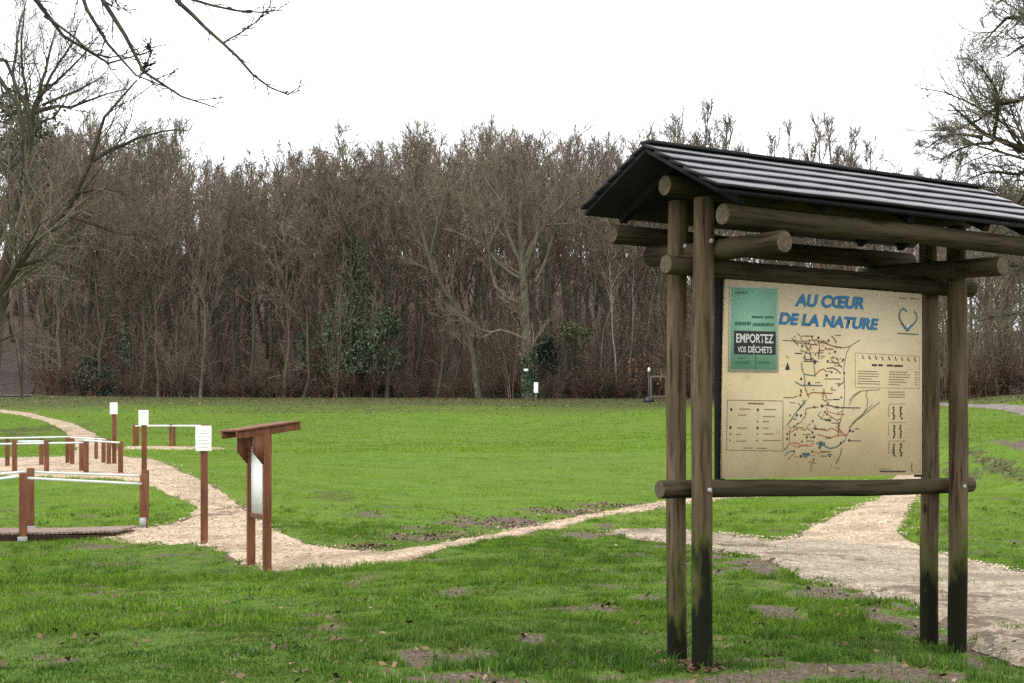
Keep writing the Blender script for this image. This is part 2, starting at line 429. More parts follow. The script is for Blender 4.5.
def on_path(X, Y, grow=1.0):
    jx = X + .20 * fbm(X * 2.6, Y * 2.6, 71, 4) * grow; jy = Y + .55 * fbm(X * 2.6 + 9, Y * 2.6, 73, 4) * grow
    r = np.zeros(X.shape, bool)
    for p in POLYS:
        lo = p.min(0) - .6; hi = p.max(0) + .6
        k = (X > lo[0]) & (X < hi[0]) & (Y > lo[1]) & (Y < hi[1])
        if k.any():
            r[k] |= in_poly(jx[k], jy[k], p)
    return r
# bare, muddy and leafy spots (metres): from surveyed picture spots
def spot(px, py, rx, ry):
    c = hit(px, py); a = hit(px + rx, py); b = hit(px, py - ry)
    return c[0], c[1], max(abs(a[0] - c[0]), .05), max(abs(b[1] - c[1]), .12)
SOIL = [spot(*s) for s in [(735,570,30,4),(770,614,26,7),(800,588,22,4),(790,659,26,5),(700,550,20,3),(890,676,120,9),(640,690,180,12),(530,642,14,5),(390,668,30,7),
        (325,617,18,4),(460,680,60,8),(690,664,26,7),(940,610,60,10),(985,640,40,20),(220,513,26,7),(330,630,12,3),(870,610,20,4),(600,535,30,3),(1000,440,30,10),(60,660,14,3),(990,600,20,8),
        (400,655,30,5),(290,655,16,4),(480,655,20,4),(430,560,12,2),(560,665,20,5),(610,610,12,3)]]
SOIL += [spot(*q) for q in [(950,674,150,12),(1005,648,60,22),(760,680,170,8),(690,664,34,9),(760,566,50,6),(830,590,50,6),(720,558,30,5),(660,600,22,4),(900,625,40,8)]]
SOIL += [spot(*q) for q in [(440,535,55,4),(505,523,60,5),(570,512,50,4),(625,506,35,3)]]
LEAFY = [spot(*s) for s in [(430,536,55,4),(500,524,60,6),(570,513,45,4),(620,507,40,3),(360,548,30,3),(690,665,30,6),(1005,470,25,30)]]
DULL = LEAFY + [spot(*q) for q in [(30,432,45,8),(25,442,45,5),(340,496,30,5),(960,470,30,10),(330,410,120,4)]]
MUD = [spot(*q) for q in [(222,513,26,8),(250,507,14,4),(330,545,25,3),(735,545,30,3),(860,560,25,4),(960,600,40,8),(1000,628,40,14),(910,590,30,5),(850,520,10,3),(640,532,20,2),(790,556,30,3),(1010,590,20,4),(940,625,20,6)]]
def spots(X, Y, S):
    r = np.zeros(X.shape)
    for cx, cy, rx, ry in S:
        d = ((X - cx) / rx) ** 2 + ((Y - cy) / ry) ** 2
        r = np.maximum(r, np.exp(-d * .8))
    if S is not LEAFY: r = np.clip(r * (1.0 + 2.3 * fbm(X * 3.6, Y * 2.3, 29, 4)), 0, 1)
    return r
def wood_edge(X):
    return 126.5 - np.clip((X - 14) / 16, 0, 1) * 34 + 2.0 * fbm(X / 6, X * 0 + 3.3, 31)

# ------------------------------------------------------------------ ground sheet
def build_ground():
    a1 = np.radians(np.arange(-23, 23.01, .14)); a2 = np.radians(np.concatenate((np.arange(-180, -23, 4.0), )))
    a3 = np.radians(np.arange(26, 180, 4.0))
    ang = np.concatenate((a2, a1, a3))
    rad = [.6, 2, 4, 6, 7.4]
    while rad[-1] < 40: rad.append(rad[-1] * 1.0085)
    while rad[-1] < 150: rad.append(rad[-1] * 1.0125)
    while rad[-1] < 1500: rad.append(rad[-1] * 1.12)
    rad = np.array(rad)
    A, Rr = np.meshgrid(ang, rad, indexing='ij')
    X = np.sin(A) * Rr; Y = np.cos(A) * Rr
    Z = terrain(X, Y) + bumps(X, Y)
    pth = on_path(X, Y) if True else 0
    Z = Z - .035 * pth
    n, k = X.shape
    idx = np.arange(n * k).reshape(n, k); nx = np.roll(idx, -1, 0)
    q = np.stack((idx[:, :-1], idx[:, 1:], nx[:, 1:], nx[:, :-1]), -1).reshape(-1, 4)
    g = Geo(); g.add(np.stack((X, Y, Z), -1).reshape(-1, 3), q)
    o = g.build('ground', M['ground'], smooth=True); tag(o, kind='structure')
    me = o.data
    def at_(name, v):
        a = me.attributes.new(name, 'FLOAT', 'POINT'); a.data.foreach_set('value', v.ravel().astype(np.float32))
    E = wood_edge(X)
    at_('wood', np.clip((Y - E) / 2.0 + .5, 0, 1))
    ol = np.clip((Y - (E - 36) + 9 * fbm(X / 9, Y / 9, 19)) / 26, 0, 1) * .95
    at_('olive', np.maximum(ol, .85 * spots(X, Y, DULL)))
    at_('rough', np.clip((26 + 3 * fbm(X / 3, Y / 3, 23) - Y) / 6, 0, 1) * .92)
    at_('soil', np.maximum(np.maximum(spots(X, Y, SOIL) * .8, pth * 1.0), np.clip(.62 * fbm(X * 1.9, Y * 1.9, 41, 4) * 2.4 - .12, 0, .85) * (Y < 30)))
    if True:
        # centre cap so that the sheet has no hole under the viewer
        g2 = Geo()
    return o
build_ground()

def build_paths():
    dz = .004
    for nm, (mt, secs) in PATHS.items():
        g = Geo()
        for sec in secs:
            dz += .004
            Lp = np.array([hit(a, b) for a, b, _, _ in sec]); Rp = np.array([hit(c, d) for _, _, c, d in sec])
            mid = (Lp + Rp) / 2
            s = np.concatenate(([0], np.cumsum(np.linalg.norm(np.diff(mid, axis=0), axis=1))))
            step = .10 if mid[:, 1].mean() < 45 else .3
            t = np.linspace(0, s[-1], int(s[-1] / step) + 2)
            Lx = np.stack([np.interp(t, s, Lp[:, i]) for i in (0, 1)], -1); Rx = np.stack([np.interp(t, s, Rp[:, i]) for i in (0, 1)], -1)
            N = 28
            w = np.linspace(0, 1, N)
            P = Lx[:, None] * (1 - w)[None, :, None] + Rx[:, None] * w[None, :, None]
            d = Rx - Lx; d /= np.linalg.norm(d, axis=1, keepdims=True) + 1e-9
            e = (.42 if nm == 'gravel_path' else .2) * fbm(P[..., 0] * 1.9, P[..., 1] * 1.9, 91, 4) * np.minimum(1, np.linalg.norm(Rx - Lx, axis=1)[:, None])
            P = P + d[:, None] * e[..., None]
            X, Y = P[..., 0], P[..., 1]
            edge = np.minimum(w, 1 - w)[None]
            tail = np.minimum(t, s[-1] - t)[:, None]
            Z = terrain(X, Y) + bumps(X, Y) * .6 + dz + .010 * fbm(X * 5, Y * 5, 8) - .05 * np.clip(1 - edge * 18, 0, 1) - .05 * np.clip(1 - tail / .3, 0, 1)
            n, k = X.shape
            idx = np.arange(n * k).reshape(n, k)
            q = np.stack((idx[:-1, :-1], idx[1:, :-1], idx[1:, 1:], idx[:-1, 1:]), -1).reshape(-1, 4)
            g.add(np.stack((X, Y, Z), -1).reshape(-1, 3), q)
        vv = np.concatenate(g.v); g.a = [np.maximum(.75 * spots(vv[:, 0], vv[:, 1], MUD), .55 * spots(vv[:, 0], vv[:, 1], SOIL))]
        o = g.build(nm, M[mt], smooth=True, attr='mud'); tag(o, kind='structure')
build_paths()

# pale track climbing into the wood at the far left
def track():
    g = Geo()
    sec = [(-30,397,30,397),(-18,388,32,388),(-8,376,33,376),(-2,364,34,364),(3,353,33,353),(8,345,30,345)]
    Lp = np.array([hit(a, b) for a, b, _, _ in sec]); Rp = np.array([hit(c, d) for _, _, c, d in sec])
    n = 40; t = np.linspace(0, len(sec) - 1, n); s = np.arange(len(sec))
    Lx = np.stack([np.interp(t, s, Lp[:, i]) for i in (0, 1)], -1); Rx = np.stack([np.interp(t, s, Rp[:, i]) for i in (0, 1)], -1)
    w = np.linspace(0, 1, 10); P = Lx[:, None] * (1 - w)[None, :, None] + Rx[:, None] * w[None, :, None]
    X, Y = P[..., 0] + .4 * fbm(P[..., 1] / 3, P[..., 0] * 0, 5), P[..., 1]
    Z = terrain(X, Y) + .06
    idx = np.arange(n * 10).reshape(n, 10)
    q = np.stack((idx[:-1, :-1], idx[1:, :-1], idx[1:, 1:], idx[:-1, 1:]), -1).reshape(-1, 4)
    g.add(np.stack((X, Y, Z), -1).reshape(-1, 3), q)
    tag(g.build('track', M['lilac'], smooth=True), kind='structure')
    return np.concatenate((Lp, Rp[::-1]))
TRACK = track()

# ------------------------------------------------------------------ grass
def blades(name, n, r0, r1, hgt, wid, mat, seed, label, expo=2.0, segs=2, spread=21.5, clump=.5, tuft=0):
    g_ = np.random.default_rng(seed)
    u = g_.random(n)
    # density falls with distance so that every band of the picture gets its share
    if expo == 2: r = r0 * (r1 / r0) ** u
    else:
        e = 2 - expo; r = (r0 ** e + u * (r1 ** e - r0 ** e)) ** (1 / e)
    a = np.radians(g_.uniform(-spread, spread, n))
    if tuft:
        j = np.arange(n) // tuft; r = r[j]; a = a[j]
    X = np.sin(a) * r; Y = np.cos(a) * r
    if tuft:
        sd = .03 + .05 * g_.random(n // tuft + 1)[j]; X = X + g_.normal(0, 1, n) * sd; Y = Y + g_.normal(0, 1, n) * sd
    so = spots(X, Y, SOIL) + .62 * fbm(X * 1.9, Y * 1.9, 41, 4) * (Y < 30)
    keep = ~on_path(X, Y, 1.7) | ((fbm(X * 1.3 + 3, Y * 1.3, 57, 4) > .20) & (g_.random(n) < .5) & (X > .5))
    keep &= g_.random(n) > np.clip((so - .20) * 3.0, 0, .97)
    keep &= Y < wood_edge(X) + .5
    ol = np.clip((Y - (wood_edge(X) - 36) + 9 * fbm(X / 9, Y / 9, 19)) / 26, 0, 1)
    keep &= g_.random(n) > ol * .8
    keep &= g_.random(n) > .85 * np.clip(spots(X, Y, LEAFY) * 1.3, 0, 1) * (Y > 15)
    if clump: keep &= g_.random(n) < .40 + .9 * np.clip(fbm(X * 1.9, Y * 1.9, 51, 4) + .35, 0, 1)
    X = X[keep]; Y = Y[keep]; n = len(X)
    Z = terrain(X, Y) + bumps(X, Y) - .01
    tall = np.clip(.75 + .9 * fbm(X * .9, Y * .9, 61) + .6 * fbm(X * 4.1, Y * 4.1, 63), .45, 2.3)
    h = hgt * tall * g_.uniform(.5, 1.35, n); w = wid * g_.uniform(.6, 1.4, n)
    az = g_.uniform(0, 2 * math.pi, n); lean = g_.uniform(.15, 1.0, n)
    dx, dy = np.cos(az), np.sin(az); sx, sy = -dy, dx
    base = np.stack((X, Y, Z), -1)
    side = np.stack((sx, sy, sx * 0), -1) * w[:, None] * .5
    d1 = np.stack((dx * lean * .35, dy * lean * .35, np.full(n, .62)), -1) * h[:, None]
    d2 = np.stack((dx * lean * .9, dy * lean * .9, np.full(n, .98) - lean * .25), -1) * h[:, None]
    tone = np.clip(g_.normal(.5, .23, n) + (0 if not tuft else g_.normal(-.12, .25, 200000)[np.arange(len(keep))[keep] // tuft]) + .2 * fbm(X * .7, Y * .7, 81) + .25 * fbm(X * 4.5, Y * 4.5, 83), 0, 1)
    g = Geo()
    i = np.arange(n)
    if segs == 2:
        V = np.stack((base - side, base + side, base + d1 + side * .8, base + d1 - side * .8, base + d2), 1)
        g.add(V.reshape(-1, 3), np.stack((i * 5, i * 5 + 1, i * 5 + 2, i * 5 + 3), -1), np.stack((i * 5 + 3, i * 5 + 2, i * 5 + 4), -1), attr=np.repeat(tone, 5))
    else:
        V = np.stack((base - side, base + side, base + d2), 1)
        g.add(V.reshape(-1, 3), None, np.stack((i * 3, i * 3 + 1, i * 3 + 2), -1), attr=np.repeat(tone, 3))
    o = g.build(name, mat, attr='tone'); tag(o, label, 'grass', kind='stuff')
    return o
blades('rough_grass', 620000, 7.8, 27, .042, .0068, M['grass'], 1, 'rough dark green tufted grass in the foreground round the kiosk posts', 2.0, 2)
blades('grass_tufts', 130000, 7.8, 30, .078, .0075, M['grass'], 9, 'taller scattered tufts of coarse grass in the foreground', 2.0, 2, clump=0, tuft=26)
blades('meadow_grass', 400000, 12, 62, .060, .016, M['lawn'], 2, 'short bright green grass of the open meadow', 1.6, 1, clump=0)
blades('distant_grass', 150000, 55, 127, .085, .045, M['lawn'], 3, 'pale green grass on the far slope below the wood', 1.0, 1, 20.5, clump=0)

def litter():
    g_ = np.random.default_rng(5)
    Xs, Ys, Ss = [], [], []
    def put(x, y, s): Xs.append(x); Ys.append(y); Ss.append(s)
    n = 5200; r = 8 * (26 / 8) ** g_.random(n); a = np.radians(g_.uniform(-20, 20, n))
    X = np.sin(a) * r; Y = np.cos(a) * r
    k = g_.random(n) < np.clip(.10 + .9 * fbm(X * .8, Y * .8, 44), 0, 1) * .9
    put(X[k], Y[k], np.full(k.sum(), .028))
    for (cx, cy, rx, ry) in LEAFY:
        m = int(min(900, 170 * (1 + rx * ry)))
        put(cx + g_.normal(0, rx * .55, m), cy + g_.normal(0, ry * .5, m), np.full(m, .026))
    for (cx, cy, rx, ry) in SOIL:
        m = int(min(60, 12 + 10 * rx * ry)); put(cx + g_.normal(0, rx * .7, m), cy + g_.normal(0, ry * .7, m), np.full(m, .026))
    m = 7000; X = g_.uniform(-46, 46, m); Y = wood_edge(X) - np.abs(g_.normal(0, 16, m)) + 1
    put(X, Y, np.full(m, .06))
    X = np.concatenate(Xs); Y = np.concatenate(Ys); S = np.concatenate(Ss) * g_.uniform(.6, 1.4, len(X))
    k = (Y > 7.5) & (g_.random(len(X)) < np.where(on_path(X, Y), .10, 1)); X, Y, S = X[k], Y[k], S[k]; n = len(X)
    Z = terrain(X, Y) + bumps(X, Y) + .015 + S * .25
    az = g_.uniform(0, 6.283, n); ti = g_.uniform(-.7, .7, n)
    u = np.stack((np.cos(az), np.sin(az), ti), -1) * S[:, None]; v = np.stack((-np.sin(az), np.cos(az), g_.uniform(-.7, .7, n)), -1) * S[:, None] * .62
    P = np.stack((X, Y, Z), -1)
    V = np.stack((P - u, P - u * .2 + v, P + u, P - u * .1 - v), 1)
    i = np.arange(n) * 4
    g = Geo(); g.add(V.reshape(-1, 3), None, np.concatenate((np.stack((i, i + 1, i + 2), -1), np.stack((i, i + 2, i + 3), -1))), attr=np.repeat(np.clip(g_.normal(.42, .25, n), 0, 1), 4))
    tag(g.build('leaf_litter', M['litter'], attr='tone'), 'scattered brown dead leaves on the grass and beside the trail', 'dead leaves', kind='stuff')
litter()

def loose(name, keys, n, size, cols, seed, label, cat):
    g_ = np.random.default_rng(seed); Xs, Ys = [], []
    i0 = 0
    for nm, (mt, secs) in PATHS.items():
        for sec in secs:
            if nm in keys:
                P = POLYS[i0]; lo = P.min(0) - .5; hi = P.max(0) + .5; m = int(n * (hi - lo).prod())
                m = min(m, 60000); y = lo[1] + (hi[1] - lo[1]) * g_.random(m) ** 1.3; x = g_.uniform(lo[0], hi[0], m)
                k = on_path(x, y, 2.2) & (g_.random(m) < np.clip((17 / np.maximum(y, 9)) ** 2, 0, 1)); Xs.append(x[k]); Ys.append(y[k])
            i0 += 1
    X = np.concatenate(Xs); Y = np.concatenate(Ys); n = len(X)
    S = size * np.minimum(g_.lognormal(0, .45, n), 1.7) * np.clip(Y / 18, .7, 1.8)
    Z = terrain(X, Y) + bumps(X, Y) * .6 + .02
    az = g_.uniform(0, 6.283, n); u = np.stack((np.cos(az), np.sin(az), g_.uniform(-.3, .3, n)), -1) * S[:, None]; v = np.stack((-np.sin(az), np.cos(az), g_.uniform(-.3, .3, n)), -1) * S[:, None] * g_.uniform(.35, .9, (n, 1))
    t = np.stack((u[:, 0] * 0, u[:, 0] * 0, S * .45), -1); P = np.stack((X, Y, Z), -1)
    V = np.stack((P - u, P - v, P + u, P + v, P + t + u * .2, P - t), 1); i = np.arange(n) * 6
    F3 = np.concatenate([np.stack((i + a, i + b, i + 4), -1) for a, b in ((0, 1), (1, 2), (2, 3), (3, 0))])
    g = Geo(); g.add(V.reshape(-1, 3), None, F3, attr=np.repeat(g_.random(n), 6))
    m = NT(name, .9, .1); m.color(m.ramp(m.attr('tone'), cols))
    tag(g.build(name, m.m, attr='tone'), label, cat, kind='stuff')
loose('loose_chips', ('path',), 420, .0115, [(0, (.15, .10, .06)), (.25, (.32, .235, .15)), (.7, (.45, .345, .235)), (1, (.60, .50, .38))], 6, 'pale wood chips lying loose on the tan paths', 'wood chips')
loose('loose_stones', ('gravel_path',), 330, .014, [(0, (.07, .055, .042)), (.3, (.18, .145, .11)), (.7, (.31, .26, .205)), (1, (.55, .50, .43))], 8, 'small loose stones and dirt clods on the grey gravel path', 'gravel')

# ------------------------------------------------------------------ trees
def resample(pts, k):
    pts = np.asarray(pts, float)
    s = np.concatenate(([0], np.cumsum(np.linalg.norm(np.diff(pts[:, :3], axis=0), axis=1))))
    t = np.linspace(0, s[-1], k)
    return np.stack([np.interp(t, s, pts[:, i]) for i in range(pts.shape[1])], -1)

def grow(P, Rd, m, t0, t1, ang, lenf, k, up, wob, rng, rr=.6, minr=.008, endf=.3, taper=.5, lmin=0):
    n, kk, _ = P.shape
    t = t0 + (t1 - t0) * (np.arange(m)[None] + rng.random((n, m))) / m
    x = np.clip(t * (kk - 1), 0, kk - 1.001); i0 = x.astype(int); f = (x - i0)[..., None]
    ii = np.arange(n)[:, None]
    a = P[ii, i0]; b = P[ii, i0 + 1]
    base = a * (1 - f) + b * f
    T = b - a; T /= np.linalg.norm(T, axis=2, keepdims=True) + 1e-9
    r0 = Rd[ii, i0] * (1 - f[..., 0]) + Rd[ii, i0 + 1] * f[..., 0]
    L = np.linalg.norm(np.diff(P, axis=1), axis=2).sum(1)[:, None]
    ref = np.where(np.abs(T[..., 2:3]) < .9, np.array([0, 0, 1.]), np.array([1., 0, 0]))
    p1 = np.cross(T, ref); p1 /= np.linalg.norm(p1, axis=2, keepdims=True) + 1e-9
    p2 = np.cross(T, p1)
    az = np.arange(m)[None] * 2.4 + rng.uniform(0, 6.283, (n, 1)) + rng.normal(0, .5, (n, m))
    an = ang + rng.normal(0, .22, (n, m))
    d = np.cos(an)[..., None] * T + np.sin(an)[..., None] * (np.cos(az)[..., None] * p1 + np.sin(az)[..., None] * p2)
    d[..., 2] += up; d /= np.linalg.norm(d, axis=2, keepdims=True)
    ln = np.maximum(L * lenf * (1 - taper * (t - t0) / max(t1 - t0, 1e-6)) * rng.uniform(.6, 1.35, (n, m)), lmin)
    N = n * m; p = base.reshape(N, 3); d = d.reshape(N, 3); ln = ln.reshape(N, 1)
    out = [p]
    for j in range(k - 1):
        p = p + d * ln / (k - 1); out.append(p)
        d = d + rng.normal(0, wob, d.shape); d[:, 2] += up * .35; d = d / np.linalg.norm(d, axis=1, keepdims=True)
    Q = np.stack(out, 1)
    rs = np.maximum(r0.reshape(N) * rr, minr)
    Rq = np.maximum(rs[:, None] * np.linspace(1, endf, k)[None], minr * .75)
    return Q, Rq

def forest_mesh(seed, H=20., r=.17, limbs=17, start=.36, ang=.5, up=.22, lenf=.32, twig=.018, sub=6, tw=5, tt=2, wob=.12, fork=False, twig_mat='twig', bark='bark'):
    rng = np.random.default_rng(seed)
    k = 9
    z = np.linspace(0, 1, k) * H * .9
    wx = np.cumsum(rng.normal(0, .25, k)); wy = np.cumsum(rng.normal(0, .25, k)); wx -= wx[0]; wy -= wy[0]
    lean = rng.normal(0, .03, 2)
    P = np.stack((wx + lean[0] * z, wy + lean[1] * z, z), -1)[None]
    Rd = (r * np.linspace(1, .13, k) ** .9)[None].copy(); Rd[0, 0] *= 1.25
    trunks, tr = [P], [Rd]
    if fork:
        Q, q = grow(P, Rd, 2, .28, .5, .38, .62, 9, .12, .07, rng, .75, .03, .2, 0)
        base, br = np.concatenate((P, Q)), np.concatenate((Rd, q))
        trunks.append(Q); tr.append(q)
    else: base, br = P, Rd
    gt = Geo(); gc = Geo()
    def tn(n, mu=.5, sd=.24): return np.clip(rng.normal(mu, sd, n), 0, 1)
    for a, b in zip(trunks, tr): gt.tubes(a, b, 7)
    l1, r1 = grow(base, br, limbs if not fork else int(limbs * .6), start, .98, ang, lenf, 8, up, wob, rng, .5, .035, .3, .62)
    gt.tubes(l1, r1, 5)
    dead, dr = grow(P, Rd, 9, .08, start, 1.1, .13, 5, .05, .2, rng, .25, .016, .5, .1)
    gc.tubes(dead, dr, 3, attr=tn(len(dead)))
    dd, ddr = grow(dead, dr, 5, .15, 1, .7, .5, 4, .08, .2, rng, .7, .012, .6); gc.tubes(dd, ddr, 3, attr=tn(len(dd)))
    l2, r2 = grow(l1, r1, sub, .12, 1, .6, .46, 6, up * .9, wob * 1.2, rng, .6, .027, .45, .45)
    gc.tubes(l2, r2, 3, attr=tn(len(l2), .6, .25))
    l3, r3 = grow(l2, r2, tw, .08, 1, .55, .52, 4, up * .8, wob, rng, .65, twig, .6, .35, .5)
    gc.tubes(l3, r3, 3, attr=tn(len(l3)))
    if tt:
        l4, r4 = grow(l3, r3, tt, .1, 1, .5, .6, 3, up * .6, wob, rng, .75, twig * .7, .6, .3, .4)
        gc.tubes(l4, r4, 3, attr=tn(len(l4)))
    return gt, gc
class Proto: pass
def proto(*a, **k):
    bark = k.get('bark', 'bark'); tm = k.get('twig_mat', 'twig')
    gt, gc = forest_mesh(*a, **k)
    t = gt.build('trunk', M[bark], smooth=True); c = gc.build('crown', M[tm], attr='tone')
    for o in (t, c): C.objects.unlink(o)
    p = Proto(); p.t, p.c = t, c; p.H = k.get('H', 20.)
    p.top = max(max(v[2] for v in gt.v[0]), float(np.concatenate(gc.v)[:, 2].max()))
    return p
def plant(p, X, Y, s, rz, name, label, cat, group, sxy=1.0, lean=0.0, leandir=0.0):
    e = empty(name, (X, Y, gz(X, Y) - .15), rz); e.scale = (s * sxy, s * sxy, s)
    if lean: e.rotation_euler = (lean * math.cos(leandir), lean * math.sin(leandir), rz)
    for src in (p.t, p.c):
        o = src.copy(); C.objects.link(o); o.parent = e
    tag(e, label, cat, group)
    return e

PRO = [proto(100 + i, r=.15 + .03 * (i % 3), limbs=15 + i % 4, start=(.24, .36, .30, .42)[i % 4], ang=(.42, .60, .78, .5)[i % 4], up=(.28, .20, .12, .24)[i % 4], fork=(i % 3 == 1), wob=(.09, .17, .22, .13)[i % 4]) for i in range(12)]
SLIM = [proto(130 + i, r=.11, limbs=12, start=.55, ang=.5, up=.24, lenf=.2, bark='bark_pale', sub=5, tw=5, tt=3) for i in range(3)]
OPEN = [proto(150 + i, r=.2, limbs=13, start=.34, ang=.6, up=.2, lenf=.36, sub=7, tw=6, tt=3, twig=.017, wob=.15, fork=True) for i in range(3)]

SKY = np.array([(-300,40),(-60,60),(60,125),(130,138),(180,130),(215,148),(232,168),(250,165),(262,150),(300,148),(330,136),(352,152),(380,140),(410,122),(445,134),(490,124),(530,130),(560,135),
                (620,132),(650,128),(700,108),(740,132),(765,140),(800,118),(835,116),(860,140),(885,152),(915,162),(940,150),(1024,120),(1300,100)], float)
def sky_y(px): return float(np.interp(px, SKY[:, 0], SKY[:, 1]))
PLACED = []
def free(X, Y, d):
    return all((X - x) ** 2 + (Y - y) ** 2 > d * d for x, y in PLACED)
def on_track(X, Y, pad=2.0):
    d = in_poly(np.array([X]), np.array([Y]), TRACK)[0]
    return d or (X < -38.5 + (Y - 126) * -.30 and X > -46 - (Y - 126) * .3 and Y < 150)

# special trees first: slender pale ones right of the big oak, dark individual ones at the left
def px_of(X, Y): return 512 + F * X / Y
def stand(px, Y): return (px - 512) / F * Y, Y
for px, Y, s, ln, ld in [(594,131,.86,.10,1.57),(606,133,.84,.05,1.57),(616,130,.80,.07,1.4),(630,134,.84,.02,1.2),(657,132,.95,.05,1.4),(574,136,.9,.04,1.5),(519,134,.9,0,0),(640,137,.9,.04,1.3)]:
    X, Y = stand(px, Y); PLACED.append((X, Y))
    plant(random.choice(SLIM), X, Y, s, random.uniform(0, 6.28), 'slender_tree', 'slender pale barked tree in the wood between the big oak and the kiosk', 'tree', 'slender pale trees right of the oak', .9, ln, ld)
for px, Y, k, s, lab in [(200,127.6,0,.93,'straight dark trunked tree standing forward at the wood edge above the second sign'),
                      (158,127.8,3,.86,'pale footed leaning tree at the wood edge between the sign plates at left'),
                      (140,129,6,.82,'thin dark tree at the wood edge left of the pale footed tree'),
                      (100,127.5,1,.82,'dark forked tree at the wood edge above the small far sign plate')]:
    X, Y = stand(px, Y); PLACED.append((X, Y))
    plant(PRO[k], X, Y, s, k * 1.3, 'bare_tree', lab, 'tree', 'dark trees at the left wood edge', 1.0)

OAK = stand(529, 124.0); LEAN = stand(478, 126.0); PLACED += [OAK, LEAN]
G1 = 'bare trees of the wood beyond the meadow'
L1 = 'bare brown broadleaf tree crowded into the wood beyond the meadow'
G2 = 'tall open trees behind the kiosk'
L2 = 'tall bare open crowned tree whose top shows above the kiosk roof'
cnt = 0; tries = 0
while cnt < 185 and tries < 9000:
    tries += 1
    t = random.random() ** 1.25
    Y = 127.5 + t * 52; px = random.uniform(-120, 690); X = (px - 512) / F * Y
    if on_track(X, Y): continue
    if not free(X, Y, 2.1 + t * .8): continue
    ysky = sky_y(px)
    z0 = gz(X, Y); Hmax = CH + (HZ - ysky) / F * Y - z0
    p = random.choice(PRO)
    s = Hmax / p.top * random.uniform(.76, 1.10)
    s = min(max(s, .42), 1.4)
    if s * p.top > Hmax * 1.12: continue
    PLACED.append((X, Y)); cnt += 1
    plant(p, X, Y, s, random.uniform(0, 6.28), 'bare_tree', L1, 'tree', G1, random.uniform(.85, 1.15) * (s ** -.25), random.uniform(0, .05), random.uniform(0, 6.28))
# behind the kiosk: fewer, taller, lighter crowns
for px, Y, s in [(672,128,1.0),(700,124,1.08),(722,130,1.0),(770,132,.95),(792,120,.98),(806,126,1.0),(836,118,.98),(846,128,1.0),(868,112,.80),(896,120,.76),(748,120,.86)]:
    X, Y = stand(px, Y); z0 = gz(X, Y); Hm = CH + (HZ - sky_y(px)) / F * Y - z0
    p = random.choice(OPEN); PLACED.append((X, Y))
    plant(p, X, Y, Hm / p.top * random.uniform(1.02, 1.10), random.uniform(0, 6.28), 'bare_tree', L2, 'tree', G2, .85)
cnt = 0; tries = 0
G3 = 'bare trees of the wood right of the kiosk'
L3 = 'bare brown tree low in the wood behind and right of the kiosk'
while cnt < 62 and tries < 4000:
    tries += 1
    px = random.uniform(660, 1200); X0 = (px - 512) / F * 110; Y = float(wood_edge(np.array([X0]))[0]) + 2 + random.random() ** 1.4 * 40; X = (px - 512) / F * Y
    if not free(X, Y, 2.6): continue
    z0 = gz(X, Y); ym = max(sky_y(px) + 30, 175 if px < 930 else 150); Hm = CH + (HZ - ym) / F * Y - z0
    p = random.choice(PRO); s = Hm / p.top * random.uniform(.62, .97)
    PLACED.append((X, Y)); cnt += 1
    plant(p, X, Y, s, random.uniform(0, 6.28), 'bare_tree', L3, 'tree', G3, 1.1)

# far wood on the hill: one mass
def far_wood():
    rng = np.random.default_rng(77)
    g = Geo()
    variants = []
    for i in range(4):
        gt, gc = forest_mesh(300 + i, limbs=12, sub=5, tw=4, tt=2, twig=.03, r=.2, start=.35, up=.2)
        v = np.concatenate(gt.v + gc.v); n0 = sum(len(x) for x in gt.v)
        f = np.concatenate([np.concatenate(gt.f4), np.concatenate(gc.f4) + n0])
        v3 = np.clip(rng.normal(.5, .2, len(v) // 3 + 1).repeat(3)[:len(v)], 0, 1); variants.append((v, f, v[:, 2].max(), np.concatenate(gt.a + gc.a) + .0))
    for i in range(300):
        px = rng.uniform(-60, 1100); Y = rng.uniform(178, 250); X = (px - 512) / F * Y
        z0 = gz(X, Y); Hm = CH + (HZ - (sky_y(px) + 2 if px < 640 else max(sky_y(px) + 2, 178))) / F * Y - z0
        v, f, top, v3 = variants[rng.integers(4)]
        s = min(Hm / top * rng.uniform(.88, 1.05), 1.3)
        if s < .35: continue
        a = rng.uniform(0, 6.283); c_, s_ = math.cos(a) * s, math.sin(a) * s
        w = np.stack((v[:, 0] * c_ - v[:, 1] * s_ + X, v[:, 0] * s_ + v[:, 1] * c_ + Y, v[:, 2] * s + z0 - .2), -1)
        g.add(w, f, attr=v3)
    tag(g.build('far_wood', M['twig_far'], attr='tone'), 'haze coloured mass of bare trees on the hill behind the wood', 'wood', kind='stuff')
far_wood()

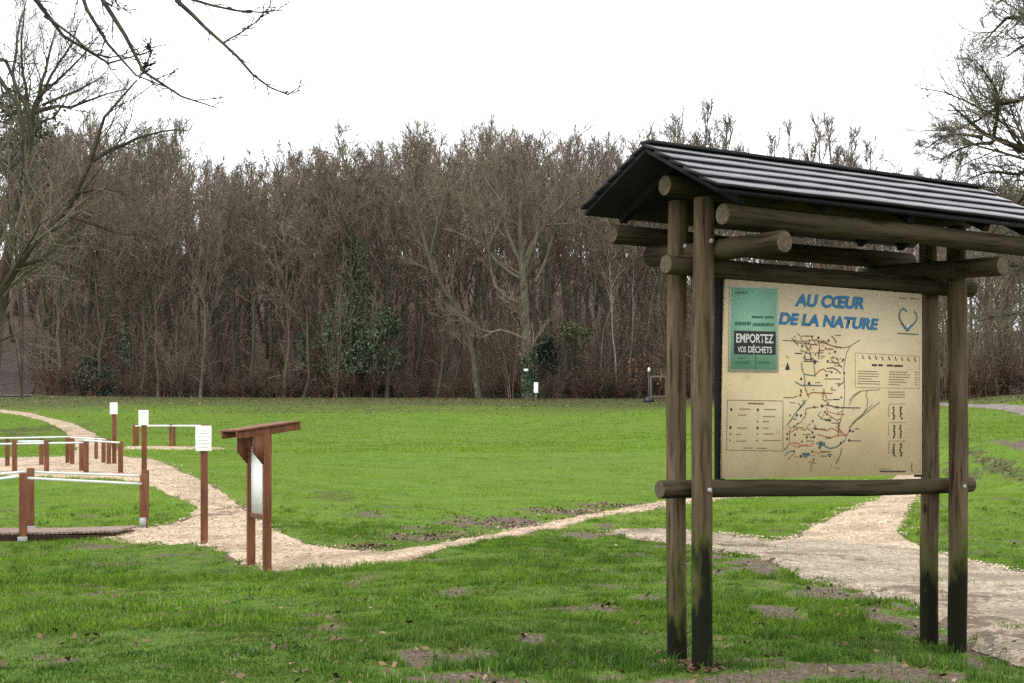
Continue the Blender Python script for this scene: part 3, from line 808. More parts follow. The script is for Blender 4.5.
def traced(name, limbs, Y0, label, bark, tw, seed, dens=(6, 5, 4), twig=.013, lens=(.34, .45, .5), up=.12, depth=.3, base=None, group=None, upl=1.0, l1min=0):
    """a tree whose main limbs follow given lines at their own distance; twigs grow from them"""
    rng = np.random.default_rng(seed)
    Ps, Rs = [], []
    for li, (pts, r0, r1) in enumerate(limbs):
        pts = np.array(pts, float); n = len(pts)
        d = rng.uniform(-1, 1) if li else 0
        w = [at(x, y, Y0) for x, y in pts]; w = np.array(w)
        ln = np.linalg.norm(np.diff(w, axis=0), axis=1).sum()
        w[:, 1] += np.linspace(0, 1, n) ** 1.2 * ln * depth * d
        k = 9; q = resample(w, k); q[1:-1] += rng.normal(0, ln * .004, (k - 2, 3))
        Ps.append(q); Rs.append(np.linspace(r0, r1, k))
    P = np.array(Ps); Rd = np.array(Rs)
    o0 = P[0, 0].copy() if base is None else np.array(base, float)
    e = empty(name, o0)
    gt = Geo(); gt.tubes(P - o0, Rd, 8, rough=.05, seed=seed); t = gt.build('trunk', M[bark], e, True)
    gc = Geo()
    a, ar = grow(P, Rd, dens[0], .25, 1, .7, lens[0], 6, up, .15, rng, .40, twig * 1.3, .3, .5, l1min); gc.tubes(a - o0, ar, 4, attr=np.clip(rng.normal(.38, .2, len(a)), 0, 1))
    b, br = grow(a, ar, dens[1], .15, 1, .65, lens[1], 5, up * upl, .16, rng, .6, twig, .5, .4); gc.tubes(b - o0, br, 3, attr=np.clip(rng.normal(.5, .22, len(b)), 0, 1))
    if dens[2]:
        c, cr = grow(b, br, dens[2], .1, 1, .6, lens[2], 4, up * .8 * upl, .15, rng, .7, twig * .85, .6, .4); gc.tubes(c - o0, cr, 3, attr=np.clip(rng.normal(.5, .22, len(c)), 0, 1))
    gc.build('crown', M[tw], e, attr='tone')
    tag(e, label, 'tree', group)
    return e

oy = OAK[1]
traced('oak_tree', [
  ([(530,400),(529,360),(526,335),(525,309),(524,277),(522,262)], .46, .30),
  ([(522,264),(532,244),(546,225),(556,210),(575,192),(592,172)], .22, .04),
  ([(535,282),(545,264),(551,241),(560,215),(572,180)], .14, .03),
  ([(521,279),(509,273),(490,256),(478,238),(470,212),(474,180)], .17, .03),
  ([(519,303),(500,293),(492,280),(488,244),(484,214),(478,190)], .15, .03),
  ([(522,338),(503,330),(484,333),(471,322),(455,313),(440,318)], .15, .03),
  ([(522,264),(513,244),(506,230),(500,200),(495,170),(498,140)], .2, .03),
  ([(522,264),(520,220),(525,185),(520,146)], .2, .03),
  ([(524,270),(538,235),(540,190),(548,150)], .16, .03),
  ([(500,200),(480,170),(462,150)], .1, .02),
  ([(546,225),(580,222),(600,205)], .09, .02),
  ([(506,238),(480,215),(455,205),(436,185)], .1, .02)], oy, 'big pale limbed oak with ivy wrapped foot at the middle of the wood edge', 'bark_oak', 'twig', 21, (12, 8, 6), .014, (.3, .42, .5), .14, .35)
traced('leaning_tree', [
  ([(479,400),(475,362),(466,325),(456,311),(447,293),(434,270),(427,252)], .27, .16),
  ([(438,273),(416,265),(404,262),(392,252)], .12, .03),
  ([(427,252),(420,228),(414,195),(410,165)], .14, .03),
  ([(430,258),(436,225),(446,190),(450,160)], .12, .03),
  ([(456,311),(440,300),(420,298)], .09, .02)], LEAN[1], 'pale trunked tree leaning left beside the big oak', 'bark_oak', 'twig', 22, (9, 6, 4), .014, (.36, .45, .5), .14, .35)
traced('leaning_tree', [
  ([(-62,420),(-56,385),(-40,340),(-18,310),(0,291),(16,271),(39,229),(64,214),(77,193),(92,161),(106,112),(114,97),(137,80)], .30, .04),
  ([(92,161),(110,148),(142,135),(161,127),(182,126)], .11, .02),
  ([(64,214),(87,221),(122,235),(147,236)], .10, .02),
  ([(77,193),(97,189),(122,192),(136,202)], .08, .02),
  ([(16,267),(48,258),(69,269),(79,296)], .10, .02),
  ([(0,291),(-8,250),(10,215),(6,190)], .14, .03),
  ([(-40,340),(-70,270),(-60,200),(-40,130)], .18, .04),
  ([(-56,385),(-10,345),(15,335),(38,352)], .10, .02)], 70.0, 'bare tree leaning in from the left edge with long slanting dark limbs', 'bark_dark', 'twig_moss', 23, (14, 9, 6), .008, (.36, .5, .55), .10, .3)
traced('spreading_tree', [
  ([(-16,415),(-6,350),(8,260),(20,200),(29,150),(32,116)], .40, .16),
  ([(31,118),(40,85),(46,53),(52,20)], .13, .02),
  ([(35,112),(53,105),(68,105),(98,90),(120,82)], .10, .02),
  ([(37,98),(61,79),(86,56),(100,40)], .09, .02),
  ([(42,105),(79,88),(99,74)], .08, .02),
  ([(33,125),(56,118),(68,105),(77,92)], .07, .02),
  ([(29,150),(16,110),(4,70),(2,20),(6,-20)], .14, .02),
  ([(30,140),(26,95),(20,50),(24,5)], .12, .02),
  ([(33,116),(50,70),(66,40),(72,10)], .1, .02),
  ([(20,200),(-10,150),(-30,90)], .13, .02)], 74.0, 'bare tree with a fan of upswept branches against the sky at far left', 'bark_dark', 'twig_moss', 24, (13, 9, 5), .008, (.42, .5, .5), .16, .4)
traced('mossy_tree', [
  ([(1092,430),(1088,350),(1078,260),(1062,190),(1045,160),(1024,148),(993,142),(983,132),(973,116),(949,103)], .5, .025),
  ([(993,142),(996,116),(994,97),(986,84),(967,65)], .09, .015),
  ([(993,143),(975,144),(957,150),(942,159)], .07, .015),
  ([(983,138),(962,133),(944,136),(924,149)], .07, .015),
  ([(1062,190),(1052,110),(1040,70),(1024,47),(1006,58),(990,70)], .22, .02),
  ([(1052,110),(1050,50),(1024,19),(1002,22),(990,35),(976,49)], .2, .02),
  ([(1050,50),(1040,10),(1010,-5),(985,14)], .12, .02),
  ([(1078,260),(1050,225),(1015,205),(985,195)], .14, .02),
  ([(1045,160),(1020,175),(990,172),(965,180)], .1, .02),
  ([(1052,110),(1035,92),(1010,100),(980,118),(962,122)], .12, .02),
  ([(1060,180),(1030,190),(1000,215),(975,250)], .13, .02),
  ([(1090,340),(1060,320),(1025,310),(990,318)], .13, .02),
  ([(1084,300),(1050,270),(1020,262),(985,250)], .13, .02)], 60.0, 'mossy bare tree reaching in from the right edge above the kiosk roof', 'bark_dark', 'twig_moss', 25, (22, 12, 6), .008, (.38, .5, .5), .08, .4)
# near tree whose trunk stands outside the picture on the left; its branches hang into the top of the view
NB = 9.3
traced('overhanging_tree', [
  ([(-420,690),(-400,500),(-390,200),(-340,0),(-260,-120)], .17, .09),
  ([(-300,-60),(-160,-150),(-20,-170),(80,-150),(150,-90),(176,0)], .06, .014),
  ([(-160,-150),(-60,-110),(0,-50),(32,0),(44,17),(58,32),(74,44),(90,54),(105,60),(116,61),(134,56),(152,48)], .035, .003),
  ([(44,16),(60,26),(76,39),(91,53),(109,57),(121,56),(133,49)], .0085, .003),
  ([(-20,-170),(40,-110),(70,-50),(84,0),(90,16),(100,35),(112,54),(123,67),(139,79),(155,88),(176,92)], .025, .003),
  ([(40,-160),(70,-80),(102,0),(116,23),(130,47),(144,69),(158,77),(179,94),(200,107),(220,110)], .028, .003),
  ([(176,0),(195,18),(210,32),(223,43),(231,52),(242,61),(253,74),(265,83),(279,94),(287,96),(294,93),(306,84)], .014, .003),
  ([(223,43),(231,38),(244,31),(257,21),(266,11),(271,5)], .006, .003),
  ([(150,-90),(170,-30),(191,0),(205,4),(221,7),(241,11),(253,12),(270,10),(285,8)], .016, .003),
  ([(-390,200),(-200,60),(-60,45),(0,56),(10,60),(17,66),(23,78),(27,95),(29,118)], .05, .006),
  ([(-200,60),(-60,55),(0,72),(10,88),(18,108),(24,130),(27,145),(26,160),(24,181)], .03, .006),
  ([(102,0),(109,-10),(118,6),(127,10)], .006, .003),
  ([(139,79),(144,70),(147,66)], .005, .003),
  ([(144,69),(151,53),(148,42)], .005, .003)], NB, 'near tree hanging dark knobbly branches into the top left of the view', 'bark_near', 'twig_near', 26, (13, 4, 0), .0028, (.12, .45, .5), .10, .04, base=(at(-420, 690, NB)[0], NB, gz(at(-420, 690, NB)[0], NB)), l1min=.06)

# ------------------------------------------------------------------ leafy clumps and scrub
def leaf_cloud(n, rad, leaf, rng, lumps=7, flat=1.0):
    """leaves spread through several overlapping lumps, local coords, base at z=0"""
    cs = rng.normal(0, .38, (lumps, 3)); cs[:, 2] = rng.uniform(-.6, .8, lumps); rs = rng.uniform(.28, .55, lumps)
    k = rng.integers(lumps, size=n)
    d = rng.normal(size=(n, 3)); d /= np.linalg.norm(d, axis=1, keepdims=True)
    p = cs[k] + d * rs[k][:, None] * rng.uniform(.45, 1.1, (n, 1))
    p = p * np.array(rad); p[:, 2] += rad[2]; p = p[p[:, 2] > .02]; n = len(p)
    a = rng.normal(size=(n, 3)); a /= np.linalg.norm(a, axis=1, keepdims=True)
    b = np.cross(a, rng.normal(size=(n, 3))); b /= np.linalg.norm(b, axis=1, keepdims=True)
    s = leaf * rng.uniform(.6, 1.4, (n, 1))
    V = np.stack((p - a * s, p + b * s * .6, p + a * s, p - b * s * .6), 1)
    return V.reshape(-1, 3), np.arange(n * 4).reshape(n, 4), np.repeat(np.clip(rng.normal(.5, .25, n), 0, 1), 4)
def bush(px, Y, w, h, mat, label, name='evergreen_bush', n=1500, leaf=.14, z0=0, group=None, cat='bush', lumps=8, stem=True):
    X, Y = stand(px, Y); rng = np.random.default_rng(int(px * 7 + h * 100))
    e = empty(name, (X, Y, gz(X, Y) - .05))
    g = Geo(); v, f, a = leaf_cloud(n, (w / 2, w / 2.6, h / 2), leaf, rng, lumps); v[:, 2] += z0; g.add(v, f, attr=a)
    g.build('foliage', M[mat], e, attr='tone')
    if stem:
        s = Geo(); P = np.zeros((4, 5, 3)); P[:, :, 2] = np.linspace(0, z0 + h * .8, 5); P[:, 1:, :2] = np.cumsum(rng.normal(0, w * .06, (4, 4, 2)), 1)
        s.tubes(P, np.broadcast_to(np.linspace(.06, .02, 5), (4, 5)), 5); s.build('stem', M['bark_dark'], e)
    tag(e, label, cat, group); return e
def ivy_tree(px, Y, w, z0, h, label, s, n=3600):
    X, Y = stand(px, Y); PLACED.append((X, Y)); rng = np.random.default_rng(int(px))
    e = plant(PRO[2], X, Y, s, px * .1, 'ivy_clad_tree', label, 'tree', None, .9)
    g = Geo(); t = rng.random(n); ww = w / 2 * (.45 + 1.5 * np.abs(fbm(t * 5, t * 0 + px, 3))) * np.sqrt(np.clip(1.02 - t, 0, 1)) 
    a = rng.uniform(0, 6.283, n); q = rng.random(n) * (1 + .5 * rng.random(n)); t = np.clip(t + rng.normal(0, .03, n), 0, 1.1)
    p = np.stack((np.cos(a) * ww * q, np.sin(a) * ww * q, z0 + t * h), -1) / s
    d = rng.normal(size=(n, 3)); d /= np.linalg.norm(d, axis=1, keepdims=True); b = np.cross(d, rng.normal(size=(n, 3))); b /= np.linalg.norm(b, axis=1, keepdims=True)
    L = .105 * rng.uniform(.6, 1.4, (n, 1)) / s
    g.add(np.stack((p - d * L, p + b * L * .7, p + d * L, p - b * L * .7), 1).reshape(-1, 3), np.arange(n * 4).reshape(n, 4), attr=np.repeat(np.clip(rng.normal(.5, .25, n), 0, 1), 4))
    g.build('ivy', M['ivy'], e, attr='tone')
ivy_tree(354, 128.2, 5.2, 2.2, 10.8, 'tree trunk thickly clad in dark green ivy left of the leaning tree', .92, 7500)
ivy_tree(125, 128.5, .9, 3.0, 3.0, 'thin tree with a short sleeve of ivy at the left wood edge', .8, 500)
ivy_tree(303, 128.5, 1.0, 2.4, 3.2, 'thin tree with an ivy sleeve left of the thickly ivied trunk', .8, 500)
bush(376, 127.6, 3.6, 5.0, 'ivy', 'dark evergreen bush against the ivy clad trunk', n=1700, z0=2.0)
bush(338, 128.0, 2.6, 4.2, 'ivy', 'evergreen bush at the left side of the ivy clad trunk', n=1000, z0=2.6)
bush(547, 129.6, 3.0, 3.8, 'holly', 'dark blue green holly bush just right of the big oak', n=1500, z0=2.0)
bush(577, 128.2, 4.2, 2.6, 'olive', 'yellowish green umbrella shaped bush right of the holly', 'small_tree', n=900, leaf=.11, z0=3.6)
bush(82, 128, 5.0, 3.2, 'dull', 'dull green bush at the foot of the wood at left', n=1500, z0=.2)
bush(104, 127.5, 2.6, 2.4, 'holly', 'small dark evergreen beside the dark forked tree', n=800)
bush(22, 118, 7, 9, 'dull', 'olive green ivied thicket at the far left edge of the view', 'thicket', n=2600, z0=15.5, leaf=.16)
bush(615, 127.2, 2.2, 2.0, 'rust', 'low rusty leaved bush right of the yellowish bush', n=160, leaf=.10)
bush(640, 126.8, 3.0, 3.4, 'rust', 'rusty leaved young beech left of the lamp post', n=260, leaf=.10)
bush(668, 125.0, 2.4, 2.6, 'rust', 'rusty leaved bush behind the pale wooden gate', n=220, leaf=.10)
# ivy round the foot of the oak
def oak_ivy():
    e = [o for o in bpy.data.objects if o.name == 'oak_tree'][0]; rng = np.random.default_rng(3); n = 1500
    t = rng.random(n); a = rng.uniform(0, 6.283, n); q = .42 + .22 * rng.random(n)
    p = np.stack((np.cos(a) * q - t * .08, np.sin(a) * q, .4 + t * 3.4), -1)
    d = rng.normal(size=(n, 3)); d /= np.linalg.norm(d, axis=1, keepdims=True); b = np.cross(d, rng.normal(size=(n, 3))); b /= np.linalg.norm(b, axis=1, keepdims=True)
    L = .1 * rng.uniform(.6, 1.4, (n, 1)); g = Geo()
    g.add(np.stack((p - d * L, p + b * L * .7, p + d * L, p - b * L * .7), 1).reshape(-1, 3), np.arange(n * 4).reshape(n, 4), attr=np.repeat(np.clip(rng.normal(.4, .25, n), 0, 1), 4))
    g.build('ivy', M['ivy'], e, attr='tone')
    s = Geo(); s.box(-.32, -.72, 2.35, .34, .03, .2); tag(s.build('marker_plate', M['plate'], e), 'small white plate nailed to the ivy')
oak_ivy()

def scrub_proto(seed, H=3.0, stems=16):
    rng = np.random.default_rng(seed)
    P = np.zeros((stems, 6, 3)); P[:, 0, :2] = rng.normal(0, .35, (stems, 2))
    d = rng.normal(0, .38, (stems, 3)); d[:, 2] = 1; p = P[:, 0].copy(); ln = H / 5 * rng.uniform(.5, 1.1, (stems, 1))
    for j in range(1, 6):
        p = p + d * ln; P[:, j] = p; d = d + rng.normal(0, .16, d.shape); d[:, 2] -= .05
    Rd = np.broadcast_to(np.linspace(.03, .012, 6), (stems, 6))
    g = Geo(); g.tubes(P, Rd, 3, attr=np.clip(rng.normal(.55, .22, len(P)), 0, 1))
    a, ar = grow(P, Rd, 8, .15, 1, .7, .4, 4, .05, .2, rng, .7, .011, .7); g.tubes(a, ar, 3, attr=np.clip(rng.normal(.5, .24, len(a)), 0, 1))
    b, br = grow(a, ar, 5, .1, 1, .7, .5, 3, .03, .2, rng, .8, .009, .7); g.tubes(b, br, 3, attr=np.clip(rng.normal(.5, .24, len(b)), 0, 1))
    o = g.build('scrub_bush', M['scrub'], attr='tone'); C.objects.unlink(o); return o
def sapling_proto(seed, H=7.0, stems=6):
    rng = np.random.default_rng(seed)
    P = np.zeros((stems, 7, 3)); P[:, 0, :2] = rng.normal(0, .22, (stems, 2))
    d = rng.normal(0, .16, (stems, 3)); d[:, 2] = 1; p = P[:, 0].copy(); ln = H / 6 * rng.uniform(.55, 1.1, (stems, 1))
    for j in range(1, 7):
        p = p + d * ln; P[:, j] = p; d = d + rng.normal(0, .09, d.shape)
    Rd = np.broadcast_to(np.linspace(.045, .014, 7), (stems, 7))
    g = Geo(); g.tubes(P, Rd, 4, attr=np.clip(rng.normal(.55, .22, len(P)), 0, 1))
    a, ar = grow(P, Rd, 11, .12, 1, .55, .34, 5, .22, .12, rng, .6, .012, .6, .3); g.tubes(a, ar, 3, attr=np.clip(rng.normal(.5, .24, len(a)), 0, 1))
    b, br = grow(a, ar, 6, .1, 1, .5, .5, 3, .18, .12, rng, .8, .010, .6); g.tubes(b, br, 3, attr=np.clip(rng.normal(.5, .24, len(b)), 0, 1))
    o = g.build('sapling', M['twig'], attr='tone'); C.objects.unlink(o); return o
SA = [sapling_proto(500 + i, 6 + i, 5 + i % 3) for i in range(5)]
def saplings():
    n = 0
    while n < 150:
        px = random.uniform(-70, 1090); X0 = (px - 512) / F * 126
        Y = float(wood_edge(np.array([X0]))[0]) + 1 + random.random() ** 1.5 * 26; X = (px - 512) / F * Y
        if on_track(X, Y): continue
        n += 1
        o = random.choice(SA).copy(); C.objects.link(o)
        s_ = random.uniform(.6, 1.15); o.location = (X, Y, gz(X, Y) - .05); o.scale = (s_, s_, s_ * random.uniform(.85, 1.15)); o.rotation_euler = (0, 0, random.uniform(0, 6.28))
        if px < 690: tag(o, 'thin many stemmed bare sapling between the trunks at the meadow wood edge', 'sapling', 'saplings along the wood edge')
        else: tag(o, 'thin many stemmed bare sapling in the wood behind and right of the kiosk', 'sapling', 'saplings behind the kiosk')
saplings()
SC = [scrub_proto(400 + i, 2.6 + .5 * (i % 3), 16) for i in range(5)]
def scrub():
    for i in range(150):
        px = random.uniform(-70, 1080); X0 = (px - 512) / F * 126
        Y = float(wood_edge(np.array([X0]))[0]) + .6 + abs(random.gauss(0, 3.4)); X = (px - 512) / F * Y
        if on_track(X, Y): continue
        o = random.choice(SC).copy(); C.objects.link(o)
        o.location = (X, Y, gz(X, Y) - .05); s = random.uniform(.45, 1.05); o.scale = (s * 1.25, s * 1.25, s * random.uniform(.8, 1.1)); o.rotation_euler = (0, 0, random.uniform(0, 6.28))
        if px < 690: tag(o, 'brown leafless scrub bush in the undergrowth along the meadow wood edge', 'bush', 'scrub along the wood edge')
        else: tag(o, 'brown leafless scrub bush under the wood behind and right of the kiosk', 'bush', 'scrub behind the kiosk')
scrub()

# ------------------------------------------------------------------ kiosk
P0 = np.array((188 / F * 9.81, 9.81)); UA = math.atan2(2846 - 512, F); U = (math.sin(UA), math.cos(UA)); V_ = (-U[1], U[0])
KZ = math.pi / 2 - UA
def su(px, v):
    k = (px - 512) / F; return (k * (P0[1] + V_[1] * v) - P0[0] - V_[0] * v) / (U[0] - k * U[1])
def sz(py, u, v):
    return CH - (py - HZ) / F * (P0[1] + U[1] * u + V_[1] * v)
kiosk = empty('notice_kiosk', (P0[0], P0[1], 0), KZ)
tag(kiosk, 'roofed log kiosk holding a big tan map panel beside the gravel path', 'notice board')
def log(name, p, q, r, mat, seed, k=14, sides=20, bow=.006, chk=True):
    rng = np.random.default_rng(seed); p = np.array(p, float); q = np.array(q, float)
    t = np.linspace(0, 1, k)[:, None]; P = p * (1 - t) + q * t
    P += np.cumsum(rng.normal(0, bow, (k, 3)), 0) * np.sin(t * math.pi) * .5
    rr = r * (1 + .03 * np.cumsum(rng.normal(0, .35, k)) * .5) * (1 + .012 * rng.normal(size=k))
    # rounded rim at both ends
    d = (q - p) / np.linalg.norm(q - p)
    P = np.concatenate(([P[0]], [P[0] + d * .006], P[1:-1], [P[-1] - d * .006], [P[-1]]))
    rr = np.concatenate(([rr[0] * .9], [rr[0]], rr[1:-1], [rr[-1]], [rr[-1] * .9]))
    g = Geo(); g.tubes(P, rr, sides)
    for e, s in ((0, 1), (-1, -1)):
        ring = g.v[0][:sides] if e == 0 else g.v[0][-sides:]
        c = ring.mean(0); vv = np.concatenate((ring, [c])); f = [(i, (i + 1) % sides, sides) if e else ((i + 1) % sides, i, sides) for i in range(sides)]
        g.add(vv, None, f, mi=1)
    o = g.build(name, [mat, M['log_end']], kiosk)
    me = o.data; sm = np.array([p_.material_index == 0 for p_ in me.polygons]); me.polygons.foreach_set('use_smooth', sm)
    return o
gF = -.05
zr = lambda v: 3.30 - abs(v - .15) * .555
log('post', (0.02, 0, gz(*(P0)) - .25), (0.035, 0, 2.98), .067, M['post'], 1)
log('post', (.065, .30, -.25), (.075, .30, 3.0), .065, M['post'], 2)
log('post', (2.405, 0, -.35), (2.395, 0, 2.98), .068, M['post'], 3)
log('post', (2.455, .30, -.35), (2.44, .30, 3.0), .067, M['post'], 4)
log('cross_rail', (-.205, .15, 1.138), (2.735, .15, 1.122), .058, M['log'], 5)
log('cross_rail', (-.155, .15, 2.563), (2.74, .15, 2.561), .064, M['log'], 6)
log('tie_beam', (.135, -.62, 2.645), (.135, .66, 2.68), .070, M['tie'], 7)
log('tie_beam', (2.285, -.50, 2.645), (2.285, .80, 2.685), .068, M['tie'], 8)
log('purlin', (-.165, -.40, 2.813), (2.70, -.40, 2.808), .068, M['log'], 9)
log('purlin', (-.165, .70, 2.815), (2.70, .70, 2.81), .066, M['log'], 10)
log('purlin', (-.165, .15, 3.06), (2.70, .15, 3.065), .066, M['log'], 11)
def king(u, sd):
    return log('king_post', (u, .15, 2.63), (u, .15, 3.06), .05, M['log'], sd)
# roof: two pitches of lapped boards on rafters
roofe = bpy.data.objects.new('roof', None); C.objects.link(roofe); roofe.parent = kiosk
UL, UR = -.335, 2.835
for sgn in (-1, 1):
    vdir = sgn; run, rise = (.685 if sgn < 0 else .650), (.350 if sgn < 0 else .332); sl = math.hypot(run, rise); ang = math.atan2(rise, run)
    dn = np.array((0, sgn * run / sl, -rise / sl)); nm = np.array((0, sgn * rise / sl, run / sl))
    ridge = np.array((0, .15, 3.285))
    nb = 5; ex = sl / nb
    for k in range(nb):
        s0 = k * ex - (.0 if k == 0 else .03); s1 = (k + 1) * ex
        th = .018
        a = ridge + dn * s0 + nm * .004; b = ridge + dn * s1 + nm * .022
        g = Geo(); rng = np.random.default_rng(60 + k + 9 * sgn); m = 26
        us = np.linspace(UL + rng.normal(0, .006), UR + rng.normal(0, .006), m)
        wv = np.cumsum(rng.normal(0, .0012, m)); wv -= wv.mean()
        prof = [a, b, b + nm * th, a + nm * th]
        Vv = np.array([[(u, p[1], p[2] + w_) for p in prof] for u, w_ in zip(us, wv)]).reshape(-1, 3)
        f = []
        for i in range(m - 1):
            for j in range(4): f.append((i * 4 + j, i * 4 + (j + 1) % 4, i * 4 + 4 + (j + 1) % 4, i * 4 + 4 + j))
        f.append((0, 3, 2, 1)); f.append((m * 4 - 4, m * 4 - 3, m * 4 - 2, m * 4 - 1))
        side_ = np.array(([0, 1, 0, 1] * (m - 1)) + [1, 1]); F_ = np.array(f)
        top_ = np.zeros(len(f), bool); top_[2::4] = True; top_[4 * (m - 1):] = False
        g.add(Vv, F_[top_], mi=0); g.f4.append(F_[~top_]); g.m4.append(np.full((~top_).sum(), 1)); g.build('roof_board', [M['roof'], M['shade_edge']], roofe)
    # sheathing under the boards
    g = Geo(); c = ridge + dn * (sl * .5) - nm * .014
    rot = np.array([[1, 0, 0], [0, dn[1], nm[1]], [0, dn[2], nm[2]]])
    g.box(c[0] + (UL + UR) / 2, c[1], c[2], UR - UL - .03, sl - .012, .024, rot); g.build('sheathing', M['dark_wood'], roofe)
    for u in (-.06, .66, 1.42, 2.17, 2.60):
        g = Geo(); c = ridge + dn * (sl * .48) - nm * .062; g.bbox(u, c[1], c[2], .055, sl * .90, .065, .004, rot); g.build('rafter', M['dark_wood'], roofe)
g = Geo(); g.bbox((UL + UR) / 2, .15, 3.318, UR - UL - .02, .10, .020, .004); g.build('ridge_cap', M['shade_edge'], roofe)
# bolts
for (u, v, z) in [(.035, -.07, 2.70), (.075, .231, 2.70), (2.39, -.07, 2.70), (.02, -.068, 1.135), (2.40, -.07, 1.12)]:
    g = Geo(); g.tubes([(u, v + .004, z), (u, v - .006, z), (u, v - .012, z)], (.016, .016, .009), 10, True); g.build('bolt', M['steel'], kiosk)
# batten behind the panel's left edge
g = Geo(); g.bbox(.315, .175, 1.85, .060, .035, 1.33, .003); g.build('batten', M['dark_wood'], kiosk)
g = Geo(); g.bbox(2.20, .175, 1.85, .060, .035, 1.33, .003); g.build('batten', M['dark_wood'], kiosk)
# the panel
VF = .128
def pp(px, py, lift=0.0):
    v = VF - lift; u = su(px, v); return (u, v, sz(py, u, v))
panel = Geo()
c = [pp(722.5, 478.6), pp(922, 474.8), pp(922, 294), pp(725.5, 279)]
tl = .022
panel.add([(x, VF, z) for x, _, z in c] + [(x, VF + tl, z) for x, _, z in c], [(0, 1, 2, 3), (7, 6, 5, 4), (0, 4, 5, 1), (1, 5, 6, 2), (2, 6, 7, 3), (3, 7, 4, 0)])
pan = panel.build('map_panel', M['board'], kiosk)
IM = ['brown_ink', 'red_ink', 'teal_ink', 'dark_ink', 'blue_ink', 'white_ink', 'poster_ink', 'black', 'poster_edge', 'teal_poster']
IDX = {k: i for i, k in enumerate(IM)}; IMS = [M[k] for k in IM]
class Ink:
    def __init__(s, lift=.002): s.g = Geo(); s.l = lift
    def line(s, pts, w, ink, lift=0):
        p = np.array([pp(x, y, s.l + lift) for x, y in pts]); w = w * .0066 / 2
        d = np.gradient(p, axis=0); d[:, 1] = 0; d /= np.linalg.norm(d, axis=1, keepdims=True) + 1e-9
        nrm = np.stack((-d[:, 2], d[:, 0] * 0, d[:, 0]), -1) * w
        n = len(p); V = np.concatenate((p - nrm, p + nrm)); i = np.arange(n - 1)
        s.g.add(V, np.stack((i, i + 1, i + 1 + n, i + n), -1), mi=IDX[ink])
    def quad(s, x0, y0, x1, y1, ink, lift=0, sk=0.0):
        s.g.add([pp(x0, y1, s.l + lift), pp(x1, y1 + sk, s.l + lift), pp(x1, y0 + sk, s.l + lift), pp(x0, y0, s.l + lift)], [(0, 1, 2, 3)], mi=IDX[ink])
    def dot(s, x, y, r, ink, lift=.0006):
        c = np.array(pp(x, y, s.l + lift)); th = np.arange(10) / 10 * 6.2832; r *= .0066
        s.g.add(np.concatenate(([c], c + np.stack((np.cos(th) * r, th * 0, np.sin(th) * r), -1))), None, [(0, i + 1, (i + 1) % 10 + 1) for i in range(10)], mi=IDX[ink])
    def build(s, name, parent): return s.g.build(name, IMS, parent)
def c3(l): return [(780 + x / 8.54, 325 + y / 8.54) for x, y in l]
def c4(l): return [(780 + x / 8.54, 400 + y / 8.54) for x, y in l]
ink = Ink()
rg = random.Random(5)
